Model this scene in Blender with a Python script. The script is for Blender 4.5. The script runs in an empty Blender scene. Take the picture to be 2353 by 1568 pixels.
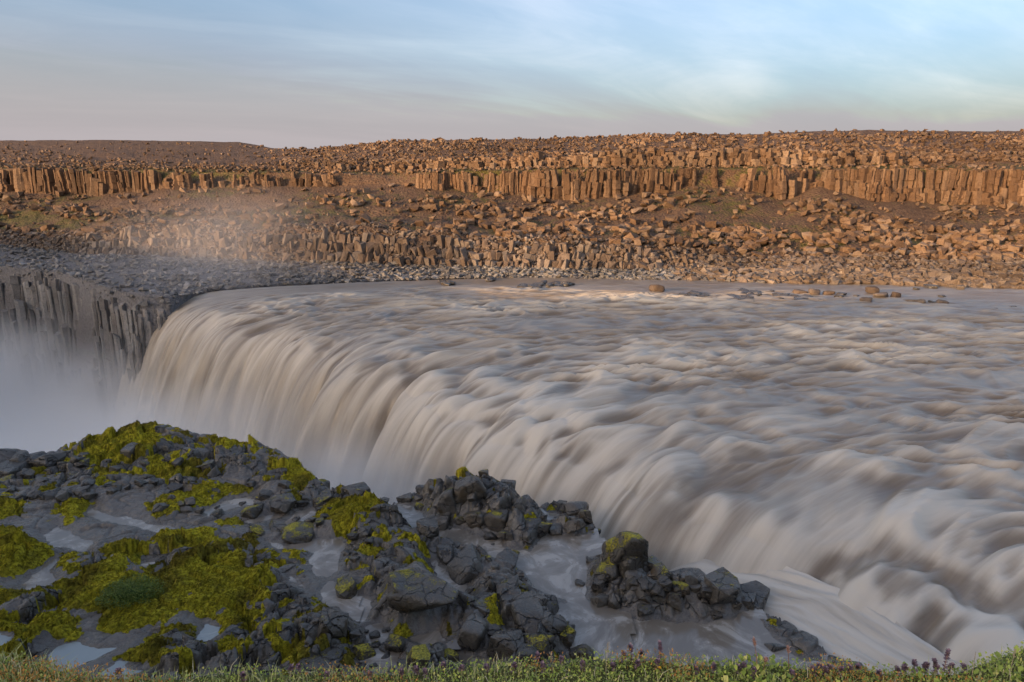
import bpy, bmesh, math, random
import numpy as np
from mathutils import Vector, Matrix, Quaternion

# ------------------------------------------------------------------ camera, world, sun, exposure
scene = bpy.context.scene
C = scene.collection
VW, VH, F = 2353.0, 1568.0, 1569.0          # photograph units used for turning pixels into directions
CAMZ = 16.0                                  # eye height above the river lip (metres)
PITCH = math.atan((784.0 - 430.0) / F)
SP, CP = math.sin(PITCH), math.cos(PITCH)

cam_d = bpy.data.cameras.new('camera')
cam = bpy.data.objects.new('camera', cam_d)
C.objects.link(cam)
cam.location = (0, 0, CAMZ)
cam.rotation_euler = (math.pi / 2 - PITCH, 0, 0)
cam_d.sensor_width = 36.0
cam_d.lens = 36.0 * F / VW
cam_d.clip_start = 0.1
cam_d.clip_end = 6000.0
scene.camera = cam

SUN_EL = math.radians(9.0)
SUN_AZ = (-0.80, -0.60)                      # towards the sun: behind the camera, to the left
sd = Vector((SUN_AZ[0] * math.cos(SUN_EL), SUN_AZ[1] * math.cos(SUN_EL), math.sin(SUN_EL))).normalized()
sun_d = bpy.data.lights.new('sun', 'SUN')
sun_d.energy = 2.0
sun_d.angle = math.radians(0.6)
sun_d.color = (0.96, 0.57, 0.27)
sun = bpy.data.objects.new('sun', sun_d)
C.objects.link(sun)
sun.rotation_euler = sd.to_track_quat('Z', 'Y').to_euler()

world = bpy.data.worlds.new('World')
scene.world = world
world.use_nodes = True
wn, wl = world.node_tree.nodes, world.node_tree.links
wn.clear()

def wnode(t, **kw):
    n = wn.new(t)
    for k, v in kw.items():
        setattr(n, k, v)
    return n

w_out = wnode('ShaderNodeOutputWorld')
w_bg = wnode('ShaderNodeBackground')
w_bg.inputs['Strength'].default_value = 0.15
w_sky = wnode('ShaderNodeTexSky', sky_type='NISHITA', sun_disc=False)
w_sky.sun_elevation = SUN_EL
w_sky.sun_rotation = math.atan2(SUN_AZ[0], SUN_AZ[1])
w_sky.altitude = 400
w_sky.air_density = 1.0
w_sky.dust_density = 9.0
w_sky.ozone_density = 2.6
# thin cirrus: noise on the sky projected to a high flat layer, the same all round the dome
w_tc = wnode('ShaderNodeTexCoord')
w_sep = wnode('ShaderNodeSeparateXYZ')
wl.new(w_tc.outputs['Generated'], w_sep.inputs[0])
def wmath(op, a, b=None, clamp=False):
    n = wnode('ShaderNodeMath', operation=op, use_clamp=clamp)
    for i, s in enumerate((a, b)):
        if s is None: continue
        if isinstance(s, (int, float)): n.inputs[i].default_value = s
        else: wl.new(s, n.inputs[i])
    return n.outputs[0]
zz = wmath('ADD', wmath('MAXIMUM', w_sep.outputs[2], 0.0), 0.16)
px = wmath('DIVIDE', w_sep.outputs[0], zz)
py = wmath('DIVIDE', w_sep.outputs[1], zz)
w_cmb = wnode('ShaderNodeCombineXYZ')
wl.new(px, w_cmb.inputs[0]); wl.new(py, w_cmb.inputs[1])
def wnoise(scale, rot, stretch, detail, dist=0.0, loc=(0, 0, 0), rough=0.55):
    r0 = wnode('ShaderNodeMapping')
    r0.inputs['Rotation'].default_value = (0, 0, math.radians(rot))
    wl.new(w_cmb.outputs[0], r0.inputs[0])
    m = wnode('ShaderNodeMapping')
    m.inputs['Scale'].default_value = (scale, scale * stretch, 1)
    m.inputs['Location'].default_value = loc
    wl.new(r0.outputs[0], m.inputs[0])
    n = wnode('ShaderNodeTexNoise')
    n.inputs['Scale'].default_value = 1.0
    n.inputs['Detail'].default_value = detail
    n.inputs['Roughness'].default_value = rough
    n.inputs['Distortion'].default_value = dist
    wl.new(m.outputs[0], n.inputs['Vector'])
    return n.outputs['Fac']
def wramp(src, a, b):
    n = wnode('ShaderNodeMapRange', interpolation_type='SMOOTHSTEP')
    n.inputs['From Min'].default_value = a; n.inputs['From Max'].default_value = b
    wl.new(src, n.inputs['Value'])
    return n.outputs[0]
broad = wramp(wnoise(0.26, -30, 1.5, 5, 0.7, (3.1, 0.4, 0)), 0.36, 0.64)
wisps = wramp(wnoise(0.42, -28, 2.6, 8, 1.3, (1.7, 5.2, 0), 0.58), 0.38, 0.70)
fine = wramp(wnoise(1.1, -34, 3.2, 9, 1.0, (0.3, 2.2, 0), 0.62), 0.38, 0.75)
cov = wmath('ADD', wmath('MULTIPLY', broad, 0.42), wmath('MULTIPLY', wisps, wmath('ADD', wmath('MULTIPLY', broad, 0.45), 0.22)))
cov = wmath('ADD', cov, wmath('MULTIPLY', fine, 0.16), True)
cov = wmath('MULTIPLY', cov, 0.82, True)
veil = wmath('MULTIPLY', wramp(w_sep.outputs[2], 0.26, 0.02), 0.9)   # thin bright veil low over the whole horizon
w_mix = wnode('ShaderNodeMix', data_type='RGBA')
w_cl = wnode('ShaderNodeMix', data_type='RGBA', blend_type='MULTIPLY')   # cirrus takes its light from the sky around it, whiter and a little warmer
w_cl.inputs['Factor'].default_value = 1.0
w_cl.inputs['B'].default_value = (1.36, 1.12, 1.00, 1)
w_cl2 = wnode('ShaderNodeMix', data_type='RGBA', blend_type='ADD')
w_cl2.inputs['Factor'].default_value = 1.0
w_cl2.inputs['B'].default_value = (0.62, 0.50, 0.48, 1)
wl.new(w_sky.outputs[0], w_cl.inputs['A']); wl.new(w_cl.outputs['Result'], w_cl2.inputs['A']); wl.new(w_cl2.outputs['Result'], w_mix.inputs['B'])
w_tint = wnode('ShaderNodeMix', data_type='RGBA', blend_type='MULTIPLY')
w_tint.inputs['Factor'].default_value = 1.0
w_tint.inputs['B'].default_value = (1.07, 1.00, 0.97, 1)
wl.new(w_sky.outputs[0], w_tint.inputs['A'])
wl.new(w_tint.outputs['Result'], w_mix.inputs['A'])
wl.new(cov, w_mix.inputs['Factor'])
w_veil = wnode('ShaderNodeMix', data_type='RGBA', blend_type='LIGHTEN')
w_veil.inputs['B'].default_value = (1.16, 1.06, 1.12, 1)
wl.new(veil, w_veil.inputs['Factor']); wl.new(w_mix.outputs['Result'], w_veil.inputs['A'])
wl.new(w_veil.outputs['Result'], w_bg.inputs['Color'])
wl.new(w_bg.outputs[0], w_out.inputs[0])

scene.view_settings.view_transform = 'Standard'
scene.view_settings.look = 'None'
scene.view_settings.exposure = 1.58
scene.view_settings.gamma = 1.0
scene.view_settings.use_curve_mapping = False
scene.render.engine = 'CYCLES'
cy = scene.cycles
cy.use_denoising = True
cy.max_bounces = 6
cy.diffuse_bounces = 2
cy.glossy_bounces = 2
cy.transmission_bounces = 2
cy.transparent_max_bounces = 8
cy.volume_bounces = 4
cy.volume_step_rate = 1.0
cy.volume_max_steps = 128
cy.use_adaptive_sampling = True
cy.adaptive_threshold = 0.02
cy.sample_clamp_indirect = 4.0

rng = np.random.default_rng(7)
random.seed(7)

# ------------------------------------------------------------------ maths helpers
def ray(u, v):
    u = np.asarray(u, float); v = np.asarray(v, float)
    x = (u - VW / 2) / F; y = (VH / 2 - v) / F
    return x, CP + SP * y, -SP + CP * y

def on_z(u, v, z):
    dx, dy, dz = ray(u, v)
    t = (z - CAMZ) / dz
    return dx * t, dy * t

def on_y(u, v, y):
    dx, dy, dz = ray(u, v)
    t = y / dy
    return dx * t, np.asarray(y, float) + 0 * dx, CAMZ + dz * t

def _h(ix, iy, seed):
    n = (ix.astype(np.int64) * 374761393 + iy.astype(np.int64) * 668265263 + seed * 1442695041) & 0x7fffffff
    n = ((n ^ (n >> 13)) * 1274126177) & 0x7fffffff
    n = ((n ^ (n >> 16)) * 1103515245) & 0x7fffffff
    return (n ^ (n >> 15)) & 0xffff

def hash01(ix, iy, seed):
    return _h(ix, iy, seed) / 65535.0

def pn2(x, y, seed=0):
    x = np.asarray(x, float); y = np.asarray(y, float)
    x, y = np.broadcast_arrays(x, y)
    xi = np.floor(x); yi = np.floor(y)
    xf = x - xi; yf = y - yi
    xi = xi.astype(np.int64); yi = yi.astype(np.int64)
    u = xf * xf * xf * (xf * (xf * 6 - 15) + 10); v = yf * yf * yf * (yf * (yf * 6 - 15) + 10)
    def g(ox, oy):
        a = hash01(xi + ox, yi + oy, seed) * (2 * np.pi)
        return np.cos(a) * (xf - ox) + np.sin(a) * (yf - oy)
    a = g(0, 0) * (1 - u) + g(1, 0) * u
    b = g(0, 1) * (1 - u) + g(1, 1) * u
    return (a * (1 - v) + b * v) * 1.45

def fbm(x, y, octv=4, seed=0, gain=0.5, lac=2.03):
    s = 0; a = 1.0; n = 0
    for i in range(octv):
        s = s + a * pn2(x, y, seed + i * 17); n += a
        x = np.asarray(x) * lac + 3.7; y = np.asarray(y) * lac - 1.9; a *= gain
    return s / n

def ridged(x, y, octv=3, seed=0):
    s = 0; a = 1.0; n = 0
    for i in range(octv):
        s = s + a * (1 - 2 * np.abs(pn2(x, y, seed + 31 * i))); n += a
        x = np.asarray(x) * 2.1 + 1.3; y = np.asarray(y) * 2.1 + 7.7; a *= 0.5
    return s / n

def voronoi(x, y, seed=0, jit=0.85):
    xi = np.floor(x).astype(np.int64); yi = np.floor(y).astype(np.int64)
    f1 = np.full(x.shape, 9.0); f2 = np.full(x.shape, 9.0)
    cx = np.zeros(x.shape); cyy = np.zeros(x.shape); idx = np.zeros(x.shape, np.int64); idy = np.zeros(x.shape, np.int64)
    for ox in (-1, 0, 1):
        for oy in (-1, 0, 1):
            gx = xi + ox; gy = yi + oy
            fx = gx + 0.5 + jit * (hash01(gx, gy, seed) - 0.5); fy = gy + 0.5 + jit * (hash01(gx, gy, seed + 9) - 0.5)
            d = np.hypot(x - fx, y - fy)
            c = d < f1
            f2 = np.where(c, f1, np.minimum(f2, d)); f1 = np.where(c, d, f1)
            cx = np.where(c, fx, cx); cyy = np.where(c, fy, cyy); idx = np.where(c, gx, idx); idy = np.where(c, gy, idy)
    return f1, f2, cx, cyy, idx, idy

def sstep(a, b, x):
    t = np.clip((x - a) / (b - a), 0, 1)
    return t * t * (3 - 2 * t)

def poly_sd(px_, py_, poly):
    """signed distance, negative inside"""
    poly = np.asarray(poly, float)
    d = np.full(px_.shape, 1e9); s = np.zeros(px_.shape, bool)
    n = len(poly)
    for i in range(n):
        ax, ay = poly[i]; bx, by = poly[(i + 1) % n]
        ex, ey = bx - ax, by - ay
        wx, wy = px_ - ax, py_ - ay
        t = np.clip((wx * ex + wy * ey) / (ex * ex + ey * ey + 1e-12), 0, 1)
        d = np.minimum(d, np.hypot(wx - ex * t, wy - ey * t))
        c = ((ay > py_) != (by > py_)) & (px_ < (bx - ax) * (py_ - ay) / (by - ay + 1e-12) + ax)
        s ^= c
    return np.where(s, -d, d)

# ------------------------------------------------------------------ object helpers
def mesh_from(name, verts, faces, smooth=True, mat=None, attrs=None, uv=None):
    verts = np.asarray(verts, np.float32)
    me = bpy.data.meshes.new(name)
    if isinstance(faces, np.ndarray):
        nf, k = faces.shape
        me.vertices.add(len(verts)); me.vertices.foreach_set('co', verts.ravel())
        me.loops.add(nf * k); me.loops.foreach_set('vertex_index', faces.astype(np.int32).ravel())
        me.polygons.add(nf)
        me.polygons.foreach_set('loop_start', np.arange(0, nf * k, k, dtype=np.int32))
        me.update(calc_edges=True)
        me.validate()
    else:
        me.from_pydata([tuple(map(float, p)) for p in verts], [], faces)
    me.polygons.foreach_set('use_smooth', np.full(len(me.polygons), smooth))
    if attrs:
        for k_, a in attrs.items():
            at = me.attributes.new(k_, 'FLOAT', 'POINT')
            at.data.foreach_set('value', np.asarray(a, np.float32))
    if uv is not None:
        l = me.uv_layers.new(name='flow')
        vi = np.zeros(len(me.loops), np.int32); me.loops.foreach_get('vertex_index', vi)
        l.data.foreach_set('uv', np.asarray(uv, np.float32)[vi].ravel())
    if mat: me.materials.append(mat)
    me.update()
    return me

def grid_faces(nr, nc):
    i = np.arange(nr - 1)[:, None] * nc + np.arange(nc - 1)[None, :]
    return np.stack([i, i + 1, i + nc + 1, i + nc], -1).reshape(-1, 4)

def add_obj(name, me, parent=None, kind=None, label=None, cat=None, group=None):
    o = bpy.data.objects.new(name, me)
    C.objects.link(o)
    if parent is not None: o.parent = parent
    if kind: o['kind'] = kind
    if label: o['label'] = label
    if cat: o['category'] = cat
    if group: o['group'] = group
    return o

# ------------------------------------------------------------------ material helpers
class NT:
    def __init__(self, name):
        self.m = bpy.data.materials.new(name); self.m.use_nodes = True
        self.n, self.l = self.m.node_tree.nodes, self.m.node_tree.links
        self.n.clear()
        self.out = self.n.new('ShaderNodeOutputMaterial')
    def node(self, t, **kw):
        n = self.n.new(t)
        for k, v in kw.items(): setattr(n, k, v)
        return n
    def put(self, sock, v):
        if isinstance(v, bpy.types.NodeSocket): self.l.new(v, sock)
        elif isinstance(v, tuple) and len(v) == 3 and sock.type == 'RGBA': sock.default_value = (*v, 1)
        else: sock.default_value = v
    def principled(self, col, rough=0.8, spec=0.5, normal=None, **kw):
        b = self.node('ShaderNodeBsdfPrincipled')
        self.put(b.inputs['Base Color'], col); self.put(b.inputs['Roughness'], rough)
        self.put(b.inputs['Specular IOR Level'], spec)
        if normal is not None: self.put(b.inputs['Normal'], normal)
        for k, v in kw.items(): self.put(b.inputs[k], v)
        self.l.new(b.outputs[0], self.out.inputs['Surface'])
        return b
    def coord(self, kind='Object'):
        return self.node('ShaderNodeTexCoord').outputs[kind]
    def pos(self):
        return self.node('ShaderNodeNewGeometry').outputs['Position']
    def mapping(self, src, scale=(1, 1, 1), rot=(0, 0, 0), loc=(0, 0, 0)):
        m = self.node('ShaderNodeMapping'); self.put(m.inputs[0], src)
        m.inputs['Scale'].default_value = scale; m.inputs['Rotation'].default_value = rot; m.inputs['Location'].default_value = loc
        return m.outputs[0]
    def noise(self, src, scale, detail=5, rough=0.55, dist=0.0):
        n = self.node('ShaderNodeTexNoise'); self.put(n.inputs['Vector'], src)
        n.inputs['Scale'].default_value = scale; n.inputs['Detail'].default_value = detail
        n.inputs['Roughness'].default_value = rough; n.inputs['Distortion'].default_value = dist
        return n.outputs['Fac']
    def vor(self, src, scale, feature='F1', rnd=1.0):
        n = self.node('ShaderNodeTexVoronoi', feature=feature); self.put(n.inputs['Vector'], src)
        n.inputs['Scale'].default_value = scale; n.inputs['Randomness'].default_value = rnd
        return n.outputs[0]
    def math(self, op, a, b=None, clamp=False):
        n = self.node('ShaderNodeMath', operation=op, use_clamp=clamp)
        self.put(n.inputs[0], a)
        if b is not None: self.put(n.inputs[1], b)
        return n.outputs[0]
    def ramp(self, src, a, b, lo=0.0, hi=1.0, smooth=True):
        n = self.node('ShaderNodeMapRange', interpolation_type='SMOOTHSTEP' if smooth else 'LINEAR')
        self.put(n.inputs['Value'], src)
        n.inputs['From Min'].default_value = a; n.inputs['From Max'].default_value = b
        n.inputs['To Min'].default_value = lo; n.inputs['To Max'].default_value = hi
        return n.outputs[0]
    def mix(self, f, a, b, blend='MIX'):
        n = self.node('ShaderNodeMix', data_type='RGBA', blend_type=blend)
        self.put(n.inputs['Factor'], f); self.put(n.inputs['A'], a); self.put(n.inputs['B'], b)
        return n.outputs['Result']
    def attr(self, name, kind='GEOMETRY'):
        return self.node('ShaderNodeAttribute', attribute_name=name, attribute_type=kind).outputs['Fac']
    def bump(self, h, dist=0.05, strength=1.0, normal=None):
        n = self.node('ShaderNodeBump'); n.inputs['Strength'].default_value = strength
        n.inputs['Distance'].default_value = dist; self.put(n.inputs['Height'], h)
        if normal is not None: self.put(n.inputs['Normal'], normal)
        return n.outputs[0]
    def rand(self):
        return self.node('ShaderNodeObjectInfo').outputs['Random']
    def nz(self):
        s = self.node('ShaderNodeSeparateXYZ'); self.l.new(self.node('ShaderNodeNewGeometry').outputs['Normal'], s.inputs[0])
        return s.outputs[2]

def far_rock_material(name, ca, cb, grey, stain=0.5, rough=0.85):
    t = NT(name); p = t.pos()
    r = t.math('FRACT', t.math('ADD', t.rand(), t.attr('tint')))
    n1 = t.noise(p, 0.35, 6, 0.65); n2 = t.noise(p, 2.6, 5, 0.65)
    c = t.mix(t.ramp(n1, 0.3, 0.7), ca, cb)
    c = t.mix(t.math('MULTIPLY', t.ramp(r, 0.35, 1.0), 0.8), c, grey)
    c = t.mix(t.math('MULTIPLY', t.ramp(n2, 0.45, 0.75), stain), c, tuple(x * 0.5 for x in ca))
    n0 = t.ramp(t.noise(p, 0.035, 4, 0.6, 0.6), 0.32, 0.66, 0.62, 1.15)
    v = t.node('ShaderNodeHueSaturation'); t.put(v.inputs['Color'], c)
    t.put(v.inputs['Value'], t.math('MULTIPLY', n0, t.ramp(r, 0, 1, 0.72, 1.25, False)))
    b = t.bump(t.math('ADD', t.noise(p, 1.5, 7, 0.65), t.math('MULTIPLY', t.noise(p, 6.0, 4), 0.4)), 0.25, 0.7)
    t.principled(v.outputs[0], rough, 0.3, b)
    return t.m

M = {}
M['brown_rock'] = far_rock_material('brown_rock', (0.132, 0.078, 0.044), (0.185, 0.115, 0.068), (0.165, 0.120, 0.084))
M['cliff_rock'] = far_rock_material('cliff_rock', (0.115, 0.066, 0.037), (0.168, 0.100, 0.056), (0.145, 0.098, 0.064), 0.7)
M['outcrop_rock'] = far_rock_material('outcrop_rock', (0.135, 0.095, 0.068), (0.180, 0.132, 0.098), (0.175, 0.148, 0.125))
M['shore_rock'] = far_rock_material('shore_rock', (0.175, 0.125, 0.085), (0.225, 0.165, 0.118), (0.20, 0.165, 0.135))
M['grey_rock'] = far_rock_material('grey_rock', (0.145, 0.132, 0.118), (0.225, 0.207, 0.187), (0.225, 0.212, 0.195))
M['wall_rock'] = far_rock_material('wall_rock', (0.18, 0.158, 0.138), (0.29, 0.262, 0.235), (0.26, 0.245, 0.225), 0.5)

def far_ground():
    t = NT('far_ground'); p = t.pos()
    n1 = t.noise(p, 0.05, 6, 0.6, 0.5); n2 = t.noise(p, 0.5, 6, 0.65); n3 = t.noise(p, 3.5, 5, 0.65)
    soil = t.mix(t.ramp(n2, 0.3, 0.7), (0.078, 0.046, 0.028), (0.125, 0.078, 0.048))
    soil = t.mix(t.ramp(n3, 0.58, 0.68), soil, (0.17, 0.12, 0.085))
    g = t.attr('grass')
    grass = t.mix(t.ramp(n3, 0.3, 0.7), (0.050, 0.048, 0.012), (0.092, 0.076, 0.024))
    c = t.mix(t.ramp(t.math('ADD', g, t.math('MULTIPLY', t.math('SUBTRACT', n2, 0.5), 0.9)), 0.40, 0.62), soil, grass)
    gr = t.attr('grey')
    greyc = t.mix(t.ramp(n3, 0.3, 0.7), (0.10, 0.092, 0.088), (0.17, 0.16, 0.155))
    c = t.mix(gr, c, greyc)
    c = t.mix(t.attr('wet'), c, (0.03, 0.026, 0.024))
    b = t.bump(t.math('ADD', t.noise(p, 1.2, 7, 0.7), t.vor(p, 1.6)), 0.35, 0.8)
    t.principled(c, 0.9, 0.25, b)
    return t.m
M['far_ground'] = far_ground()

def water_material(name, streak=True):
    t = NT(name)
    uv = t.node('ShaderNodeUVMap', uv_map='flow').outputs[0]
    foam = t.attr('foam')
    s1 = t.noise(t.mapping(uv, (1.1, 0.11, 1)), 1.0, 6, 0.55, 0.3)
    s2 = t.noise(t.mapping(uv, (6.0, 0.28, 1)), 1.0, 4, 0.6, 0.1)
    f = t.math('ADD', foam, t.math('MULTIPLY', t.math('SUBTRACT', s1, 0.5), 0.85))
    f = t.math('ADD', f, t.math('MULTIPLY', t.math('SUBTRACT', s2, 0.5), 0.26))
    silt = t.mix(t.noise(t.mapping(uv, (0.25, 0.05, 1)), 1.0, 3), (0.135, 0.100, 0.067), (0.195, 0.150, 0.102))
    c = t.mix(t.ramp(f, 0.10, 1.12), silt, (0.585, 0.520, 0.425))
    b = t.bump(t.math('ADD', s1, t.math('MULTIPLY', s2, 0.25)), 0.10, 0.22)
    t.principled(c, t.ramp(f, 0.1, 0.9, 0.30, 0.62), 0.5, b)
    return t.m
M['water'] = water_material('silty_water')

def pool_material(name, col, col2, sc):
    t = NT(name); p = t.pos()
    n = t.noise(t.mapping(p, (1, 1, 1)), sc, 5, 0.6, 2.2)
    c = t.mix(t.ramp(n, 0.42, 0.72), col, col2)
    t.principled(c, t.ramp(n, 0.4, 0.75, 0.14, 0.4), 0.5, t.bump(n, 0.03, 0.25))
    return t.m
M['pool'] = pool_material('silty_pool', (0.185, 0.155, 0.120), (0.40, 0.365, 0.315), 0.45)
M['milky_pool'] = pool_material('milky_pool', (0.27, 0.30, 0.29), (0.30, 0.33, 0.32), 0.3)

def basalt(name, shelf=False):
    t = NT(name); p = t.pos()
    r = t.rand()
    n1 = t.noise(p, 0.55, 6, 0.6); n2 = t.noise(p, 3.0, 7, 0.65); n3 = t.noise(p, 14.0, 4, 0.6)
    c = t.mix(t.ramp(n1, 0.32, 0.7), (0.046, 0.039, 0.030), (0.112, 0.097, 0.077))
    c = t.mix(t.math('MULTIPLY', t.ramp(n2, 0.52, 0.74), 0.55), c, (0.20, 0.176, 0.145))
    c = t.mix(t.math('MULTIPLY', t.ramp(n3, 0.55, 0.75), 0.5), c, (0.03, 0.026, 0.024))
    wv = t.node('ShaderNodeVectorMath', operation='ADD'); t.put(wv.inputs[0], p)
    nc = t.node('ShaderNodeTexNoise'); t.put(nc.inputs['Vector'], p); nc.inputs['Scale'].default_value = 1.4; nc.inputs['Detail'].default_value = 4
    sc_ = t.node('ShaderNodeVectorMath', operation='SCALE'); t.l.new(nc.outputs['Color'], sc_.inputs[0]); sc_.inputs['Scale'].default_value = 0.7
    t.l.new(sc_.outputs[0], wv.inputs[1])
    fr = t.ramp(t.vor(t.mapping(wv.outputs[0], (1, 1.5, 1.2), (0.2, 0.1, 0.5)), 0.8, 'DISTANCE_TO_EDGE'), 0.0, 0.035)
    if shelf: fr = t.math('MAXIMUM', fr, t.ramp(t.attr('mud'), 0.35, 0.75), True)
    c = t.mix(fr, (0.012, 0.010, 0.009), c)
    if shelf:
        mud = t.mix(t.ramp(n2, 0.35, 0.65), (0.105, 0.087, 0.067), (0.155, 0.131, 0.104))
        c = t.mix(t.attr('mud'), c, mud)
        mo = t.attr('moss')
        c = t.mix(t.math('MULTIPLY', t.ramp(t.math('ADD', mo, t.math('MULTIPLY', t.math('SUBTRACT', n3, 0.5), 0.5)), 0.25, 0.5), 0.85), c, (0.085, 0.072, 0.012))
        b = t.bump(t.math('ADD', t.math('ADD', n2, t.math('MULTIPLY', n3, 0.35)), t.math('MULTIPLY', t.noise(t.mapping(p, (1, 3.2, 1), (0, 0, 0.5)), 2.2, 4, 0.6, 1.0), 0.8)), 0.07, 0.8)
        b = t.bump(fr, 0.09, 0.8, b)
        t.principled(c, t.ramp(n2, 0.3, 0.7, 0.16, 0.46), 0.65, b)
    else:
        # rust-brown and moss growing on ledges and tops of some stones
        mo = t.attr('moss', 'OBJECT')
        k = t.math('ADD', t.math('MULTIPLY', t.nz(), 0.28), t.noise(p, 1.3, 5, 0.62))
        f = t.ramp(t.math('ADD', t.math('ADD', k, t.math('MULTIPLY', t.math('SUBTRACT', n3, 0.5), 0.35)), t.math('SUBTRACT', mo, 0.5)), 0.66, 0.80)
        st = t.ramp(t.math('ADD', t.noise(p, 1.1, 5, 0.6, 0.4), t.math('MULTIPLY', t.math('SUBTRACT', mo, 0.4), 0.5)), 0.52, 0.66)
        c = t.mix(t.math('MULTIPLY', st, 0.7), c, (0.060, 0.038, 0.014))
        mc = t.mix(t.ramp(n3, 0.35, 0.65), (0.14, 0.12, 0.012), (0.40, 0.335, 0.028))
        c = t.mix(f, c, mc)
        b = t.bump(t.math('ADD', t.math('ADD', n2, t.math('MULTIPLY', n3, 0.4)), t.math('MULTIPLY', f, 0.5)), 0.10, 0.9)
        b = t.bump(fr, 0.08, 0.8, b)
        t.principled(c, t.math('MAXIMUM', t.ramp(n2, 0.3, 0.7, 0.22, 0.5), t.math('MULTIPLY', f, 0.9)), 0.6, b)
    return t.m
M['shelf'] = basalt('wet_shelf_basalt', True)
M['basalt'] = basalt('wet_basalt')

def moss_mat():
    t = NT('moss'); p = t.pos()
    n1 = t.noise(p, 0.5, 5, 0.6); n2 = t.noise(p, 4.0, 6, 0.7); n3 = t.noise(p, 22.0, 4, 0.7)
    c = t.mix(t.ramp(n1, 0.3, 0.7), (0.350, 0.300, 0.022), (0.600, 0.500, 0.036))
    c = t.mix(t.math('MULTIPLY', t.ramp(n2, 0.46, 0.66), 0.85), c, (0.130, 0.112, 0.016))
    c = t.mix(t.math('MULTIPLY', t.ramp(t.attr('brown'), 0.4, 0.7), 0.7), c, (0.085, 0.060, 0.020))
    c = t.mix(t.math('MULTIPLY', t.ramp(t.noise(p, 0.9, 4), 0.6, 0.72), 0.7), c, (0.055, 0.085, 0.012))
    v = t.node('ShaderNodeHueSaturation'); t.put(v.inputs['Color'], c)
    t.put(v.inputs['Value'], t.ramp(t.math('ADD', n3, t.math('MULTIPLY', t.math('SUBTRACT', t.attr('tint'), 0.5), 0.6)), 0.25, 0.75, 0.45, 1.6, False))
    b = t.bump(t.math('ADD', n2, n3), 0.14, 1.0)
    t.principled(v.outputs[0], 0.95, 0.1, b)
    return t.m
M['moss'] = moss_mat()

def leaf_mat(name, ca, cb, cc=None, rough=0.6, trans=0.25):
    t = NT(name)
    r = t.attr('tint')
    c = t.mix(t.ramp(r, 0.0, 0.65, smooth=False), ca, cb)
    if cc: c = t.mix(t.ramp(r, 0.72, 0.95), c, cc)
    b = t.node('ShaderNodeBsdfPrincipled'); t.put(b.inputs['Base Color'], c); b.inputs['Roughness'].default_value = rough
    b.inputs['Specular IOR Level'].default_value = 0.3
    tr = t.node('ShaderNodeBsdfTranslucent'); t.put(tr.inputs['Color'], c)
    mx = t.node('ShaderNodeMixShader'); mx.inputs[0].default_value = trans
    t.l.new(b.outputs[0], mx.inputs[1]); t.l.new(tr.outputs[0], mx.inputs[2]); t.l.new(mx.outputs[0], t.out.inputs['Surface'])
    return t.m
M['leaf'] = leaf_mat('ground_cover_leaf', (0.18, 0.25, 0.05), (0.36, 0.44, 0.08), (0.55, 0.52, 0.16))
M['grass'] = leaf_mat('grass_blade', (0.26, 0.31, 0.09), (0.46, 0.46, 0.19), (0.66, 0.58, 0.38))
M['orange_moss'] = leaf_mat('orange_moss', (0.36, 0.16, 0.04), (0.56, 0.28, 0.07), (0.30, 0.24, 0.06))
M['purple_leaf'] = leaf_mat('purple_leaf', (0.11, 0.065, 0.08), (0.27, 0.17, 0.20), (0.36, 0.26, 0.25))
M['bush_leaf'] = leaf_mat('bush_leaf', (0.055, 0.095, 0.014), (0.15, 0.20, 0.030), (0.22, 0.25, 0.05))
M['stem'] = leaf_mat('stem', (0.20, 0.09, 0.06), (0.28, 0.15, 0.09), None, 0.6, 0.1)
M['dry_stem'] = leaf_mat('dry_stem', (0.30, 0.23, 0.15), (0.42, 0.34, 0.23), None, 0.6, 0.1)
M['plume'] = leaf_mat('seed_plume', (0.40, 0.20, 0.16), (0.62, 0.40, 0.32), None, 0.7, 0.3)
M['yellow_petal'] = leaf_mat('yellow_petal', (0.70, 0.38, 0.01), (0.80, 0.48, 0.02), None, 0.5, 0.2)

def bank_soil():
    t = NT('bank_soil'); p = t.pos()
    n = t.noise(p, 6, 6, 0.65); n2 = t.noise(p, 0.2, 4)
    c = t.mix(t.ramp(n, 0.3, 0.7), (0.075, 0.085, 0.020), (0.13, 0.135, 0.040))
    c = t.mix(t.ramp(n2, 0.45, 0.7), c, (0.11, 0.085, 0.06))
    t.principled(c, 0.95, 0.2, t.bump(n, 0.05, 0.8))
    return t.m
M['bank_soil'] = bank_soil()

# ------------------------------------------------------------------ far bank terrain (rows from the river edge up to the ridge)
def row(pts):
    a = np.array(pts, float)
    return a
ULO, UHI = -520, 2900
U = np.linspace(ULO, UHI, 860)
# each row: (u, v, distance y)
R0z = [(-520, 585, 2.0), (0, 612, 1.0), (130, 625, 1.0), (250, 665, 0.8), (330, 680, .5), (390, 686, 0.1), (480, 668, 0), (620, 656, 0), (800, 650, 0), (1000, 641, 0), (1200, 640, 0), (1400, 643, 0), (1600, 647, 0), (1800, 655, 0), (2000, 657, 0), (2353, 668, 0), (2900, 685, 0)]
def row_from_z(tab):
    t = np.array(tab, float)
    u = U; v = np.interp(u, t[:, 0], t[:, 1]); z = np.interp(u, t[:, 0], t[:, 2])
    x, y = on_z(u, v, z)
    return np.stack([x, y, z], -1)
def row_from_y(tab):
    t = np.array(tab, float)
    v = np.interp(U, t[:, 0], t[:, 1]); y = np.interp(U, t[:, 0], t[:, 2])
    x, y, z = on_y(U, v, y)
    return np.stack([x, y, z], -1)
P0 = row_from_z(R0z)
left = sstep(470, 395, U)[:, None]
Pm = P0 + np.array([0, -3.0, 0]) ; Pm[:, 2] = -1.6
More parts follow.
